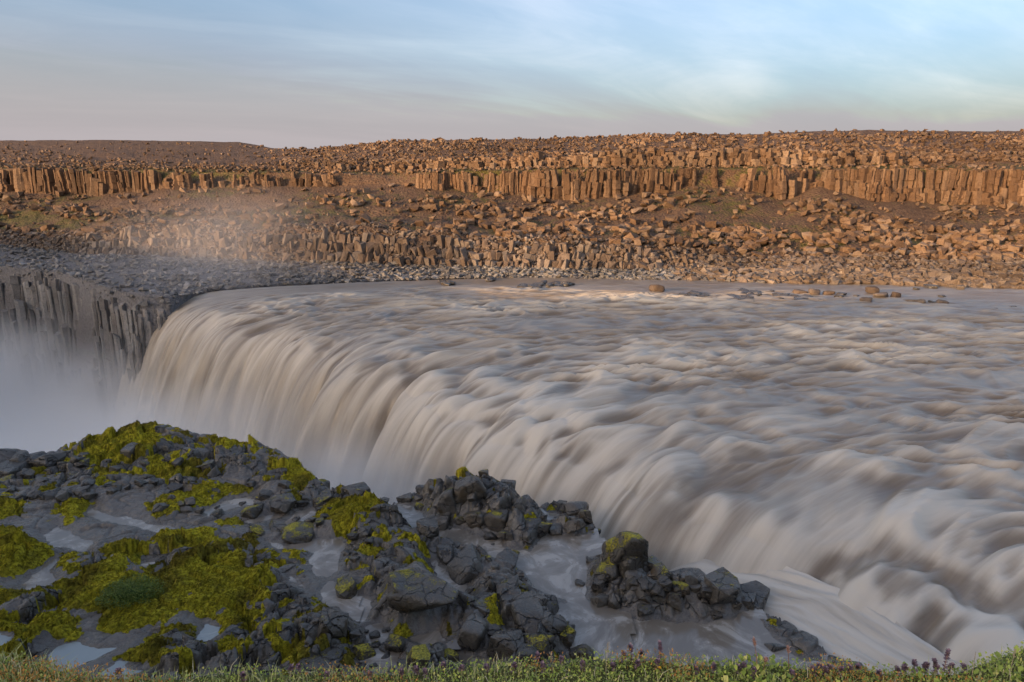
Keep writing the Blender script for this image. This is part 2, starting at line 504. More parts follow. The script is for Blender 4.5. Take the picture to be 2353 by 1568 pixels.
Pw = P0 + np.array([-2.5, -4.0, 0]); Pw[:, 2] = -46.0
Pm = Pm * (1 - left) + Pw * left
P1 = row_from_y([(-520, 548, 185), (0, 566, 165), (200, 583, 152), (500, 595, 137), (800, 606, 130), (1200, 618, 128), (1600, 622, 127), (2000, 627, 122), (2353, 640, 115), (2900, 655, 108)])
P2 = row_from_y([(-520, 525, 190), (0, 545, 170), (180, 548, 157), (300, 520, 156), (450, 515, 150), (600, 538, 142), (800, 522, 140), (950, 540, 136), (1200, 552, 134), (1450, 560, 133), (1600, 580, 134), (1800, 600, 132), (2000, 592, 131), (2353, 600, 126), (2900, 615, 118)])
P3 = row_from_y([(-520, 490, 205), (0, 495, 190), (200, 490, 180), (400, 488, 172), (600, 485, 168), (800, 495, 162), (1000, 505, 158), (1200, 515, 155), (1500, 525, 151), (1700, 530, 150), (2000, 535, 148), (2353, 540, 144), (2900, 548, 138)])
P4 = row_from_y([(-520, 440, 225), (0, 432, 210), (60, 443, 208), (200, 447, 203), (400, 432, 198), (600, 428, 194), (760, 425, 190), (900, 425, 186), (1000, 432, 182), (1150, 445, 180), (1300, 455, 178), (1500, 442, 176), (1600, 425, 176), (1700, 430, 174), (1800, 452, 173), (1880, 425, 173), (2000, 455, 170), (2200, 465, 167), (2353, 470, 165), (2900, 480, 158)])
P5 = row_from_y([(-520, 408, 227), (0, 392, 212), (60, 386, 210), (250, 390, 205), (400, 396, 201), (600, 396, 197), (760, 400, 194), (900, 404, 191), (1000, 394, 184.5), (1300, 391, 181), (1600, 388, 178.5), (1850, 387, 176), (2000, 388, 173), (2353, 390, 168), (2900, 396, 161)])
P6 = row_from_y([(-520, 398, 236), (0, 380, 224), (250, 382, 216), (600, 390, 204), (760, 393, 202), (900, 395, 199), (1000, 388, 192), (1300, 385, 188), (1600, 382, 184), (1850, 381, 182), (2000, 380, 180), (2353, 380, 178), (2900, 384, 168)])
P7 = row_from_y([(-520, 368, 262), (0, 362, 255), (250, 366, 240), (550, 380, 222), (700, 375, 214), (850, 372, 207), (1000, 368, 198), (1200, 362, 192), (1500, 352, 188), (1750, 347, 187), (2000, 350, 187), (2353, 352, 186), (2900, 355, 176)])
P8 = row_from_y([(-520, 330, 330), (-100, 326, 330), (30, 323, 330), (250, 322, 330), (450, 325, 330), (550, 327, 328), (590, 333, 320), (625, 341, 300), (720, 342, 280), (800, 334, 256), (900, 324, 246), (1100, 321, 240), (1300, 318, 234), (1500, 309, 230), (1720, 309, 228), (1850, 303, 226), (2000, 299, 224), (2100, 302, 222), (2353, 302, 220), (2900, 300, 212)])
P9 = P8 + np.array([0, 120.0, -3.0]); P10 = P8 * np.array([4.0, 1, 1]) + np.array([0, 1500.0, -14.0])
rows = [Pm, P0, P1, P2, P3, P4, P5, P6, P7, P8, P9, P10]
subs = [10, 14, 8, 10, 18, 14, 6, 12, 26, 6, 4]
rr = []; band = []
for k in range(len(rows) - 1):
    for j in range(subs[k]):
        t = j / subs[k]
        rr.append(rows[k] * (1 - t) + rows[k + 1] * t); band.append(k + t)
rr.append(rows[-1]); band.append(len(rows) - 1)
S = np.array(rr); band = np.array(band)
BANDG = np.repeat(band[:, None], len(U), 1)
UG = np.repeat(U[None, :], len(band), 0)
X, Y, Z = S[..., 0], S[..., 1], S[..., 2]
amp = np.interp(band, [0, 1, 1.1, 2, 2.5, 3, 4, 5, 5.2, 6, 7, 7.5, 9, 10, 11], [0.3, 0.0, .25, .3, 1.2, 1.6, 1.5, .5, 1.0, .6, .6, 1.5, .25, .2, 0])[:, None]
n = fbm(X * 0.10, (Y + Z * 2) * 0.10, 5, 3)
n2 = fbm(X * 0.35, (Y + Z * 2) * 0.35, 4, 23)
# scalloped plan: bays and buttresses along the bank
bay = fbm(X * 0.03, BANDG * 0.25, 3, 91)
bayw = np.interp(band, [0, 1, 2, 3, 4, 5, 6, 7, 8, 9, 10], [0, 0, 1.5, 2.5, 3, 4, 4, 3, 2, 0, 0])[:, None]
# bays move ground along the viewing ray's horizontal direction only slightly
Z = Z + amp * (n * 1.0 + n2 * 0.45)
Y = Y + bayw * bay + amp * n2 * 0.6
S2 = np.stack([X, Y, Z], -1)
grass = np.interp(band, [0, 1, 1.4, 2, 2.2, 3, 3.4, 3.9, 4.2, 4.6, 5, 6, 6.4, 7, 7.3, 8, 9, 11], [0, 0, .05, .42, .1, .25, .5, .52, .35, .45, .4, .5, .62, .45, .15, .12, .02, .1])[:, None] + 0.25 * fbm(X * .05, Y * .05, 3, 5)
grey = np.interp(band, [0, 1, 1.9, 2.3, 3], [0.8, 1, .9, .3, 0])[:, None] * np.interp(U, [0, 1500, 1900, 2353], [1, 1, .45, .2])[None, :]
wet = np.interp(band, [0, .7, 1.0, 1.12], [1, 1, .9, 0])[:, None] * sstep(380, 480, U)[None, :]
far_me = mesh_from('far_bank', S2.reshape(-1, 3), grid_faces(*X.shape), True, M['far_ground'],
                   {'grass': grass.ravel(), 'grey': (grey + 0 * X).ravel(), 'wet': (wet + 0 * X).ravel()})
far_bank = add_obj('far_bank', far_me, kind='structure', label='brown terraced far bank of the canyon rising to a rubble ridge', cat='bank')

from bisect import bisect
def bank_point(u, b):
    """surface position at picture column u and band b (vectorised, bilinear)"""
    fi = np.interp(b, band, np.arange(len(band))); i0 = np.clip(fi.astype(int), 0, len(band) - 2); fr = fi - i0
    fj = (np.asarray(u) - ULO) / (UHI - ULO) * (len(U) - 1); j0 = np.clip(fj.astype(int), 0, len(U) - 2); fc = fj - j0
    fr = fr[..., None]; fc = fc[..., None]
    return (S2[i0, j0] * (1 - fr) * (1 - fc) + S2[i0 + 1, j0] * fr * (1 - fc) + S2[i0, j0 + 1] * (1 - fr) * fc + S2[i0 + 1, j0 + 1] * fr * fc)

# ------------------------------------------------------------------ rock shapes
def hull_rock(seed, flat=1.0, npts=15, boxy=0.6):
    r = random.Random(seed)
    bm = bmesh.new()
    for i in range(npts):
        if i < 8 and r.random() < boxy:
            p = Vector(((1 if i & 1 else -1) * r.uniform(.62, .95), (1 if i & 2 else -1) * r.uniform(.62, .95), (1 if i & 4 else -1) * r.uniform(.62, .95)))
        else:
            p = Vector((r.gauss(0, 1), r.gauss(0, 1), r.gauss(0, 1))).normalized() * r.uniform(.85, 1.08)
        bm.verts.new((p.x, p.y, p.z * flat))
    res = bmesh.ops.convex_hull(bm, input=bm.verts)
    bmesh.ops.delete(bm, geom=[g for g in res['geom_interior'] if isinstance(g, bmesh.types.BMVert)], context='VERTS')
    bmesh.ops.triangulate(bm, faces=bm.faces)
    bm.verts.index_update()
    v = np.array([x.co[:] for x in bm.verts]); f = np.array([[x.index for x in fa.verts] for fa in bm.faces])
    bm.free()
    v -= (v.max(0) + v.min(0)) / 2
    return v, f
HULLS = [hull_rock(100 + i, 0.85, 12) for i in range(26)]
FLATS = [hull_rock(300 + i, 0.45, 10, .4) for i in range(18)]

def rot_mats(n, r, tilt):
    """random z rotation with a limited tilt"""
    a = r.uniform(0, 2 * np.pi, n); t = r.normal(0, tilt, n); d = r.uniform(0, 2 * np.pi, n)
    ca, sa = np.cos(a), np.sin(a); z = np.zeros(n); o = np.ones(n)
    Rz = np.stack([np.stack([ca, -sa, z], -1), np.stack([sa, ca, z], -1), np.stack([z, z, o], -1)], -2)
    ct, st = np.cos(t), np.sin(t); ux, uy = np.cos(d), np.sin(d)
    Rt = np.stack([np.stack([ct + ux * ux * (1 - ct), ux * uy * (1 - ct), uy * st], -1),
                   np.stack([ux * uy * (1 - ct), ct + uy * uy * (1 - ct), -ux * st], -1),
                   np.stack([-uy * st, ux * st, ct], -1)], -2)
    return Rt @ Rz

def merge_rocks(pos, scale, R, shapes, which):
    vs, fs, ts = [], [], []; off = 0
    for i in range(len(pos)):
        v, f = shapes[which[i]]
        w = (v * scale[i]) @ R[i].T + pos[i]
        vs.append(w); fs.append(f + off); off += len(v); ts.append(np.full(len(v), rng.random()))
    return np.concatenate(vs), np.concatenate(fs), np.concatenate(ts)

class Scatter:
    def __init__(self): self.p, self.s, self.k, self.m = [], [], [], []
far_sets = []   # (mat key, label, group, flat?, positions, sizes)

def scatter(n, blo, bhi, ulo, uhi, smin, smax, dens, power=2.2, seed=0, sink=0.25):
    r = np.random.default_rng(seed)
    u = r.uniform(ulo, uhi, n); b = r.uniform(blo, bhi, n)
    keep = r.random(n) < dens(u, b)
    u, b = u[keep], b[keep]
    p = bank_point(u, b)
    s = smin + (smax - smin) * r.random(len(u)) ** power
    p = p.copy(); p[:, 2] += s * (0.5 - sink)
    return u, b, p, s

def patch(u, b, sc=0.006, seed=0, lo=-0.2, hi=0.25):
    return sstep(lo, hi, fbm(np.asarray(u) * sc, np.asarray(b) * 1.7, 3, seed))

SETS = {}
SETS['ridge'] = (scatter(19000, 7.15, 9.05, 560, 2600, 0.3, 1.6, lambda u, b: (0.5 + .5 * patch(u, b, .007, 4)) * sstep(560, 760, u) * (1 - .85 * sstep(8.72, 8.9, b) * sstep(1500, 1750, u)), 3.0, 1), 'brown_rock', HULLS, .35)
SETS['plain'] = (scatter(6000, 6.6, 8.9, -300, 760, 0.25, 1.4, lambda u, b: (0.25 + .75 * patch(u, b, .006, 8)) * (1 - .6 * sstep(8.0, 8.7, b)), 3.0, 2), 'brown_rock', HULLS, .3)
SETS['ledge'] = (scatter(3200, 5.9, 7.1, -300, 2600, 0.25, 1.5, lambda u, b: .3 + .7 * patch(u, b, .01, 9), 2.2, 3), 'brown_rock', HULLS, .3)
SETS['talus'] = (scatter(22000, 3.0, 5.0, -300, 2600, 0.18, 2.5, lambda u, b: np.clip(patch(u, b, .0042, 12, -.12, .22) * (1.15 - .9 * sstep(4.2, 5.0, b)) * (.35 + .65 * sstep(850, 1200, u)) + .05 + .25 * sstep(1150, 1350, u) * sstep(4.4, 3.6, b), 0, 1), 4.6, 5), 'brown_rock', HULLS, .45)
SETS['hump'] = (scatter(18000, 2.0, 3.2, -300, 2600, 0.2, 1.3, lambda u, b: .5 + .5 * patch(u, b, .008, 14), 3.0, 6), 'outcrop_rock', HULLS, .4)
SETS['terrace'] = (scatter(12000, 0.97, 2.1, -300, 1750, 0.25, 1.2, lambda u, b: .5 + .5 * patch(u, b, .008, 15), 2.0, 7, .3), 'grey_rock', FLATS + HULLS[:8], .35)
SETS['shore'] = (scatter(11000, 1.03, 2.1, 1560, 2600, 0.2, 2.2, lambda u, b: (.25 + .75 * sstep(1600, 1950, u)) * (.6 + .4 * patch(u, b, .01, 16)), 3.0, 8, .35), 'shore_rock', HULLS, .4)

FAR_TXT = {
    'ridge': ('angular brown block lying on the rubble slope above the upper cliff', 'blocks on the rubble slope above the upper cliff'),
    'plain': ('small brown stone on the low hazy hillside above the orange cliff', 'stones on the low hazy hillside'),
    'ledge': ('brown block resting on the grassy ledge between the two cliffs', 'blocks on the ledge between the cliffs'),
    'talus': ('tan angular boulder fallen on the talus slope under the column cliff', 'boulders on the far talus slope'),
    'hump': ('tan broken block on the low humped outcrop above the grey terrace', 'blocks on the humped outcrop'),
    'terrace': ('flat grey slab lying on the grey terrace beside the far river edge', 'slabs on the grey terrace'),
    'shore': ('tan weathered boulder in the boulder bank along the far river shore', 'boulders along the far shore'),
}
ALL = []
for key, ((u, b, p, s), mk, shapes, tilt) in SETS.items():
    r = np.random.default_rng(hash(key) % 1000 if False else len(key) * 37 + len(p))
    n = len(p)
    asp = np.stack([r.uniform(.8, 1.25, n), r.uniform(.75, 1.2, n), r.uniform(.6, 1.0, n)], -1)
    sc = asp * (s * 0.5)[:, None]
    R = rot_mats(n, r, tilt); wh = r.integers(0, len(shapes), n)
    app = s / p[:, 1] * np.where((u > 0) & (u < VW), 1, 0)
    ALL.append((key, mk, shapes, p, sc, R, wh, app))
allapp = np.concatenate([a[-1] for a in ALL])
thr = np.sort(allapp)[-285]
shared = {}
for key, mk, shapes, p, sc, R, wh, app in ALL:
    big = app >= thr
    idx = np.where(~big)[0]
    v, f, t = merge_rocks(p[idx], sc[idx], R[idx], shapes, wh[idx])
    lab, grp = FAR_TXT[key]
    add_obj('rubble', mesh_from('rubble', v, f, False, M[mk], {'tint': t}), kind='stuff',
            label={'ridge': 'brown block rubble covering the ridge slope', 'plain': 'scattered stones over the low hazy hillside', 'ledge': 'loose stones along the grassy cliff ledge',
                   'talus': 'tan scree and rubble of the talus slope', 'hump': 'broken stone rubble over the humped outcrop', 'terrace': 'grey stone rubble covering the river terrace',
                   'shore': 'tan cobbles of the far shore boulder bank'}[key], cat='rubble')
    for i in np.where(big)[0]:
        kk = (id(shapes), wh[i], mk)
        if kk not in shared:
            shared[kk] = mesh_from('boulder', shapes[wh[i]][0], shapes[wh[i]][1], False, M[mk])
        uu_, bb_ = SETS[key][0][0][i], SETS[key][0][1][i]
        lb, gp = lab, grp
        if key == 'shore':
            if bb_ < 1.3: lb, gp = 'tan weathered boulder at the waterline of the far shore', 'boulders at the far waterline'
            elif 2070 < uu_ < 2420: lb, gp = 'tan weathered boulder around the small jointed outcrop of the far shore', 'boulders around the jointed outcrop'
            else: lb, gp = 'tan weathered boulder midway up the boulder bank of the far shore', 'boulders midway up the far shore bank'
        elif key == 'talus' and bb_ > 4.1: lb, gp = 'tan angular boulder high on the talus just under the column cliff', 'boulders just under the column cliff'
        elif key == 'talus': lb, gp = 'tan angular boulder on the lower fringe of the far talus slope', 'boulders on the lower talus fringe'
        o = add_obj('boulder', shared[kk], label=lb, cat='boulder', group=gp)
        o.matrix_world = Matrix.Translation(p[i].tolist()) @ Matrix(R[i].tolist()).to_4x4() @ Matrix.Diagonal((*sc[i].tolist(), 1))

# ------------------------------------------------------------------ basalt columns
def column_mesh(seed, mat, segs=4, broken=0.12):
    r = random.Random(seed)
    k = r.choice((5, 6, 6, 7))
    ang = sorted((i + r.uniform(-.25, .25)) / k * 2 * math.pi for i in range(k))
    rad = [r.uniform(.82, 1.12) for _ in range(k)]
    V, Fc = [], []
    zs = [0]
    for i in range(segs): zs.append(zs[-1] + r.uniform(.6, 1.4))
    zs = [z / zs[-1] for z in zs]
    tx, ty = r.uniform(-.12, .12), r.uniform(-.12, .12)
    rings = []
    for i in range(segs):
        ox, oy, sc = r.uniform(-broken, broken), r.uniform(-broken, broken), r.uniform(.9, 1.06)
        rings.append((zs[i] + .008, ox, oy, sc)); rings.append((zs[i + 1] - .008, ox + r.uniform(-.03, .03), oy, sc * r.uniform(.95, 1.03)))
    for ri, (z, ox, oy, sc) in enumerate(rings):
        for a, q in zip(ang, rad):
            x, y = math.cos(a) * q * sc + ox, math.sin(a) * q * sc + oy
            V.append((x, y, z + ((tx * x + ty * y) * .25 if ri == len(rings) - 1 else 0)))
    for ri in range(len(rings) - 1):
        for i in range(k):
            j = (i + 1) % k
            Fc.append((ri * k + i, ri * k + j, (ri + 1) * k + j, (ri + 1) * k + i))
    top = (len(rings) - 1) * k
    Fc.append(tuple(top + i for i in range(k)))
    Fc.append(tuple(range(k - 1, -1, -1)))
    return mesh_from('column', V, Fc, False, mat)

def col_variants(mat, seed, n=12, segs=4, broken=.12):
    return [column_mesh(seed + i, mat, segs, broken) for i in range(n)]

def empty_thing(name, loc, label, cat, kind=None, group=None):
    o = bpy.data.objects.new(name, None); C.objects.link(o); o.location = loc; o.empty_display_size = .5
    o['label'] = label; o['category'] = cat
    if kind: o['kind'] = kind
    if group: o['group'] = group
    return o

def put_column(par, me, base, h, w, d, rz, lean=(0, 0)):
    o = bpy.data.objects.new('column', me); C.objects.link(o); o.parent = par
    L = Vector(base) - par.location
    q = Matrix.Translation(L) @ Matrix.Rotation(lean[0], 4, 'X') @ Matrix.Rotation(lean[1], 4, 'Y') @ Matrix.Rotation(rz, 4, 'Z') @ Matrix.Diagonal((w, d, h, 1))
    o.matrix_local = q
    return o

rc = random.Random(11)
cv_cliff = col_variants(M['cliff_rock'], 500, 14, 4, .16)
cv_block = col_variants(M['brown_rock'], 600, 14, 3, .22)
cv_out = col_variants(M['outcrop_rock'], 700, 14, 3, .2)
cv_wall = col_variants(M['wall_rock'], 800, 14, 6, .16)

def bp(u, b):
    return bank_point(np.array([u]), np.array([b]))[0]

# middle column cliff
SPANS = [(-40, 330, 1.0), (330, 560, .55), (560, 780, .75), (960, 1600, 1.0), (1600, 1700, .5), (1700, 1890, .9), (1890, 2420, 1.0)]
def cliff_group(u):
    return 0 if u < 800 else 1 if u < 1650 else 2 if u < 1890 else 3
mid = [empty_thing('column_cliff', tuple(bp(250, 5.0)), 'orange column cliff band on the hazy bank beside the waterfall', 'cliff', 'structure'),
       empty_thing('column_cliff', tuple(bp(1600, 5.0)), 'long brown column cliff band above the middle of the talus', 'cliff', 'structure'),
       empty_thing('column_cliff', tuple(bp(1780, 5.0)), 'short bulging cliff between the long band and the two-tiered band', 'cliff', 'structure'),
       empty_thing('column_cliff', tuple(bp(2150, 5.0)), 'two-tiered brown column cliff band above the largest talus boulders', 'cliff', 'structure')]
for lo, hi, dens in SPANS:
    u = lo
    while u < hi:
        w = rc.uniform(4.5, 8) if rc.random() < .6 else rc.uniform(8, 14)
        if rc.random() < dens:
            b0, b1 = bp(u, 5.0), bp(u, 6.0)
            h = (b1[2] - b0[2]) + 1.2
            W = w / F * b0[1] * .72
            g = mid[cliff_group(u)]
            fan = .16 * float(pn2(u / 60.0, .2, 79)); off = 1.5 * float(pn2(u / 40.0, .5, 77)) + rc.uniform(0, .5)
            if u > 1890 or rc.random() < .3:
                h1 = h * (.46 + .3 * float(pn2(u / 50.0, .7, 83)) + rc.uniform(-.09, .09))
                put_column(g, rc.choice(cv_cliff), (b0[0], b0[1] - .8 - off, b0[2] - 1.0), h1, W * 1.25, W * 1.2, rc.uniform(0, 6), (0, fan))
                if u > 1890 or rc.random() < .5: put_column(g, rc.choice(cv_cliff), (b0[0] + rc.uniform(-.4, .4), b0[1] - off + .1, b0[2] + h1 - 1.4), h - h1 + rc.uniform(-.5, .4), W, W * 1.1, rc.uniform(0, 6), (rc.uniform(-.03, .03), fan + rc.uniform(-.04, .04)))
            else:
                put_column(g, rc.choice(cv_cliff), (b0[0], b0[1] - off, b0[2] - 1.0 - rc.uniform(0, .5)), h * (rc.uniform(.85, 1.03) if dens > .9 else rc.uniform(.45, 1.05)), W, W * rc.uniform(.9, 1.4), rc.uniform(0, 6), (rc.uniform(-.02, .05), fan + rc.uniform(-.04, .04)))
        u += w * rc.uniform(.6, .85)
# upper blocky cliff, two staggered tiers
upper = empty_thing('upper_cliff', tuple(bp(1400, 7.0)), 'upper blocky cliff of short broken columns under the rubble ridge', 'cliff', 'structure')
for tier in range(3):
    u = 560 if tier == 0 else 990
    while u < (2120, 2060, 1980)[tier]:
        w = rc.uniform(9, 21)
        dens = float(np.interp(u, [560, 800, 980, 1050, 1900, 2120], [.35, .4, .6, .95, .9, .35]))
        if rc.random() < dens:
            a = bp(u, 7.0 + .3 * tier); t_ = bp(u, 8.0); a0 = bp(u, 7.0)
            h = (t_[2] - a0[2]) * rc.uniform(.3, .6) + 1.0
            W = w / F * a[1] * .62
            put_column(upper, rc.choice(cv_block), (a[0], a[1] - rc.uniform(0, 1.4), a[2] - .8), h, W, W * rc.uniform(.8, 1.2), rc.uniform(0, 6), (rc.uniform(-.05, .1), rc.uniform(-.1, .1)))
        u += w * rc.uniform(.7, 1.1)
# lower humped outcrop of leaning columns
outc = empty_thing('humped_outcrop', tuple(bp(900, 2.2)), 'low humped outcrop of leaning tan blocks behind the grey terrace', 'outcrop', 'structure')
BLK = [hull_rock(1500 + i, 1.0, 15, .8) for i in range(16)]
blk_me = [mesh_from('block', v, f, False, M['outcrop_rock']) for v, f in BLK]
def put_block(par, c, sx, sy, sz, rz, lean):
    o = bpy.data.objects.new('block', rc.choice(blk_me)); C.objects.link(o); o.parent = par
    o.matrix_local = Matrix.Translation(Vector(c) - par.location) @ Matrix.Rotation(lean[0], 4, 'X') @ Matrix.Rotation(lean[1], 4, 'Y') @ Matrix.Rotation(rz, 4, 'Z') @ Matrix.Diagonal((sx, sy, sz, 1))
for tier in range(3):
    u = 175
    while u < 1690:
        w = rc.uniform(8, 19)
        dens = float(np.interp(u, [175, 400, 560, 620, 760, 1100, 1500, 1690], [.95, .8, .5, .45, .95, .95, .85, .3]))
        if rc.random() < dens:
            a = bp(u, 2.05 + .30 * tier); t_ = bp(u, 3.0); b_ = bp(u, 2.0)
            h = max(.6, (t_[2] - b_[2]) * rc.uniform(.14, .32))
            W = w / F * a[1] * .55
            lean = math.sin(u * .011) * .2 + rc.uniform(-.25, .25)
            put_block(outc, (a[0], a[1] - rc.uniform(-.3, .6), a[2] + h * .25), W, W * rc.uniform(.8, 1.2), h, rc.uniform(0, 6), (rc.uniform(-.4, .1), lean))
        u += w * rc.uniform(.75, 1.1)
# right-hand lower outcrop
outr = empty_thing('shore_outcrop', tuple(bp(2250, 2.0)), 'small tan jointed outcrop among the boulders of the far shore', 'outcrop', 'structure')
u = 2090
while u < 2400:
    w = rc.uniform(14, 26)
    a = bp(u, 1.55 + rc.uniform(-.05, .1)); W = w / F * a[1] * .58
    put_block(outr, (a[0], a[1], a[2] + .4), W, W, rc.uniform(.8, 1.5), rc.uniform(0, 6), (rc.uniform(-.2, 0), rc.uniform(-.15, .15)))
    u += w * .85
# canyon wall below the grey terrace
wall = empty_thing('canyon_wall', tuple(bp(150, 1.0)), 'grey column wall of the canyon beside the waterfall', 'cliff', 'structure')
TIERS = [(-9, 1.0, 0.2), (-17, -6.5, 1.0), (-26, -14, 1.8), (-44, -23, 2.6)]
for z0, z1, out in TIERS:
    u = -120
    while u < 402:
        w = rc.uniform(6, 12)
        a = bp(u, 1.0); W = w / F * a[1] * .70
        zt = min(z1 + rc.uniform(-3.5, 2.5), a[2] + rc.uniform(-1.0, .1))
        ww = 2.2 if z0 < -40 else 1.0
        k = rc.uniform(-.3, .5) + 1.6 * float(pn2(u / 45.0, z0 * .03, 78))
        put_column(wall, rc.choice(cv_wall), (a[0] - (out + k) * .55, a[1] - (out + k) * .82, z0 - rc.uniform(0, 2)), zt - z0, W * ww, W * ww * rc.uniform(.9, 1.4), rc.uniform(0, 6), (rc.uniform(-.02, .03), rc.uniform(-.03, .03)))
        u += w * rc.uniform(.62, .85) * ww

# ------------------------------------------------------------------ river and waterfall
CR = np.array([(-54, 102.5), (-51.0, 99.0), (-47, 96), (-41, 89.5), (-32.6, 81.5), (-25, 74.5), (-17.6, 68), (-9.5, 57), (-4.5, 50.5), (-0.8, 46.0), (3.8, 42), (6.9, 38.6), (8.2, 34.6), (11, 31.4), (13.6, 29), (15.3, 25.8), (16.6, 21.5), (18.2, 15), (21, 6), (24, -3)], float)
d = np.r_[0, np.cumsum(np.hypot(*np.diff(CR, axis=0).T))]
SL = d[-1]
NS = 640
sarc = np.linspace(0, SL, NS)
cxs = np.interp(sarc, d, CR[:, 0]); cys = np.interp(sarc, d, CR[:, 1])
def smooth1(a, k):
    ker = np.hanning(2 * k + 1); ker /= ker.sum()
    return np.convolve(np.pad(a, k, mode='reflect', reflect_type='odd'), ker, 'valid')
cxs = smooth1(cxs, 14); cys = smooth1(cys, 14)
tx, ty = np.gradient(cxs), np.gradient(cys); L = np.hypot(tx, ty); tx, ty = smooth1(tx / L, 30), smooth1(ty / L, 30)
th0 = np.arctan2(tx, -ty)            # upstream direction (right of crest) angle: (-ty, tx)
th_c = smooth1(th0, 40) * .6 + np.mean(th0) * .4
th_c = np.clip(th_c, math.radians(20), math.radians(48))
# scalloped crest
scal = 1.7 * pn2(sarc / 8.0, sarc * 0 + .5, 41) + 0.8 * pn2(sarc / 3.2, sarc * 0 + .5, 42)
up_t = np.r_[0, np.cumsum(np.interp(np.linspace(0, 1, 430), [0, .5, 1], [.20, .30, .75]))]
NTU = len(up_t)
ang_inf = math.radians(4)
PX = np.zeros((NTU, NS)); PY = np.zeros((NTU, NS))
PX[0] = cxs - np.cos(th_c) * scal; PY[0] = cys - np.sin(th_c) * scal
for i in range(1, NTU):
    k = math.exp(-up_t[i] / 30.0)
    a = ang_inf + (th_c - ang_inf) * k
    dt = up_t[i] - up_t[i - 1]
    PX[i] = PX[i - 1] + np.cos(a) * dt; PY[i] = PY[i - 1] + np.sin(a) * dt
T = up_t[:, None] + 0 * PX; SA = sarc[None, :] + 0 * PX
# standing waves: stretched along the flow, skewed crests
wx = SA + 0.8 * pn2(SA / 9, T / 14, 51) * 3; wt = T + 2.5 * pn2(SA / 8, T / 10, 52)
near = 1.0
big = ridged(wx / 6.5, wt / 9.0, 2, 61)
med = pn2(wx / 2.4, wt / 5.0, 62)
sml = ridged(wx / 1.0, wt / 3.0, 1, 63)
tiny = pn2(wx / 0.45, wt / 2.4, 64)
gate = sstep(-.35, .45, fbm(SA / 22, T / 30, 2, 66))
calm = sstep(110, 60, T) * (1 - .75 * sstep(0.80, 1.0, 1 - SA / 60) * sstep(25, 60, T))
lipw = np.exp(-((T - 9) / 11.0) ** 2) * sstep(20, 55, SA)
shore = np.interp(PX, P0[:, 0], P0[:, 1]) - PY
shd = .10 + .90 * sstep(7, 26, shore + 5 * pn2(PX / 15, PY / 15, 68))
rm = ridged(wx / 2.3, wt / 5.5, 1, 62) * .55 + .5 * pn2(wx / 1.7, wt / 3.8, 67)
hwave = (0.28 * big + 0.56 * rm + 0.34 * sml + .10 * tiny) * (0.58 + .65 * gate) * (.6 + .4 * calm) * (1 + .15 * lipw) * shd
hwave = hwave * (1 - .55 * np.exp(-T / 1.5))
vf1 = voronoi(wx / 3.0 + .3 + .2 * pn2(wx / 2, wt / 4, 86), wt / 5.0, 85)[0]
bil = (1 - sstep(0, .8, vf1)) * np.exp(-((T - 3) / 13.0) ** 2) * sstep(38, 62, SA)
hwave = hwave * (1 - .45 * np.exp(-(T / 14.0) ** 2) * sstep(38, 62, SA)) + .80 * bil
lipr = .7 * pn2(sarc / 5.5, 0 * sarc, 81) + .3 * pn2(sarc / 2.2, 0 * sarc, 82)
ZU = 0.002 * T + hwave + lipr[None] * np.exp(-(T / 6.0) ** 2) * sstep(15, 60, SA) - 1.5 * np.exp(-T / 4.5) - .5 * np.exp(-T / 1.6)
# falling part: ballistic arc, folds frozen along the fall
NF = 90
tau = np.linspace(0, 1, NF + 1)[1:] ** 1.25 * 3.0
vs = 4.6 + 1.1 * pn2(sarc / 4.0, sarc * 0, 71) + .5 * pn2(sarc / 1.6, sarc * 0, 72)
farw = sstep(70, 20, sarc)
FX = PX[0][None] - np.cos(th_c)[None] * vs * tau[:, None]
FY = PY[0][None] - np.sin(th_c)[None] * vs * tau[:, None]
FZ = ZU[0][None] - 0.5 * 9.8 * tau[:, None] ** 2 - 2.6 * tau[:, None]
fold = (0.55 * pn2(sarc / 3.2, 0 * sarc, 73)[None] + .28 * pn2(SA[:1] / 1.1 + 0 * tau[:, None], tau[:, None] * .35 + 0 * SA[:1], 74) + .03 * pn2(SA[:1] / .4 + 0 * tau[:, None], tau[:, None] * .5, 75))
env = sstep(0.0, .7, tau)[:, None] * 1.3
FX -= np.cos(th_c)[None] * fold * env; FY -= np.sin(th_c)[None] * fold * env
FZ = np.maximum(FZ, -43)
# blend wave relief over the lip
X = np.concatenate([PX[::-1], FX]); Y = np.concatenate([PY[::-1], FY]); Z = np.concatenate([ZU[::-1], FZ])
fallen = np.concatenate([-up_t[::-1], tau * vs.mean() + .5 * 9.8 * tau ** 2])
crest_ = sstep(.0, .85, .75 * rm + .34 * big + .42 * sml)
foam_u = .02 + .80 * crest_ * (.50 + .50 * gate) * (.5 + .5 * shd) + .16 * np.exp(-T / 10.0) + .36 * bil
foam_u = np.maximum(foam_u, (.26 + .12 * sml + .06 * sstep(80, 100, SA)) * np.exp(-(T / 24.0) ** 2))
foam_f = np.clip(.44 + .45 * fold + .50 * sstep(3, 20, -FZ) * (.6 + .4 * farw[None]), 0, 1.0)
foam_f = foam_f + .45 * sstep(.8, 3.6, -FZ) * sstep(78, 98, sarc)[None]
kk = sstep(0, .9, tau)[:, None]
foam_f = foam_u[0][None] * (1 - kk) + foam_f * kk
foam = np.concatenate([foam_u[::-1], foam_f])
UV = np.stack([np.repeat(sarc[None], len(fallen), 0), np.repeat(fallen[:, None], NS, 1)], -1)
nr = len(fallen); cut = NTU - 1
Pall = np.stack([X, Y, Z], -1)
gu = np.gradient(Pall, axis=1); gv = np.gradient(Pall, axis=0)
N = np.cross(gu, gv); N /= np.linalg.norm(N, axis=-1, keepdims=True) + 1e-9
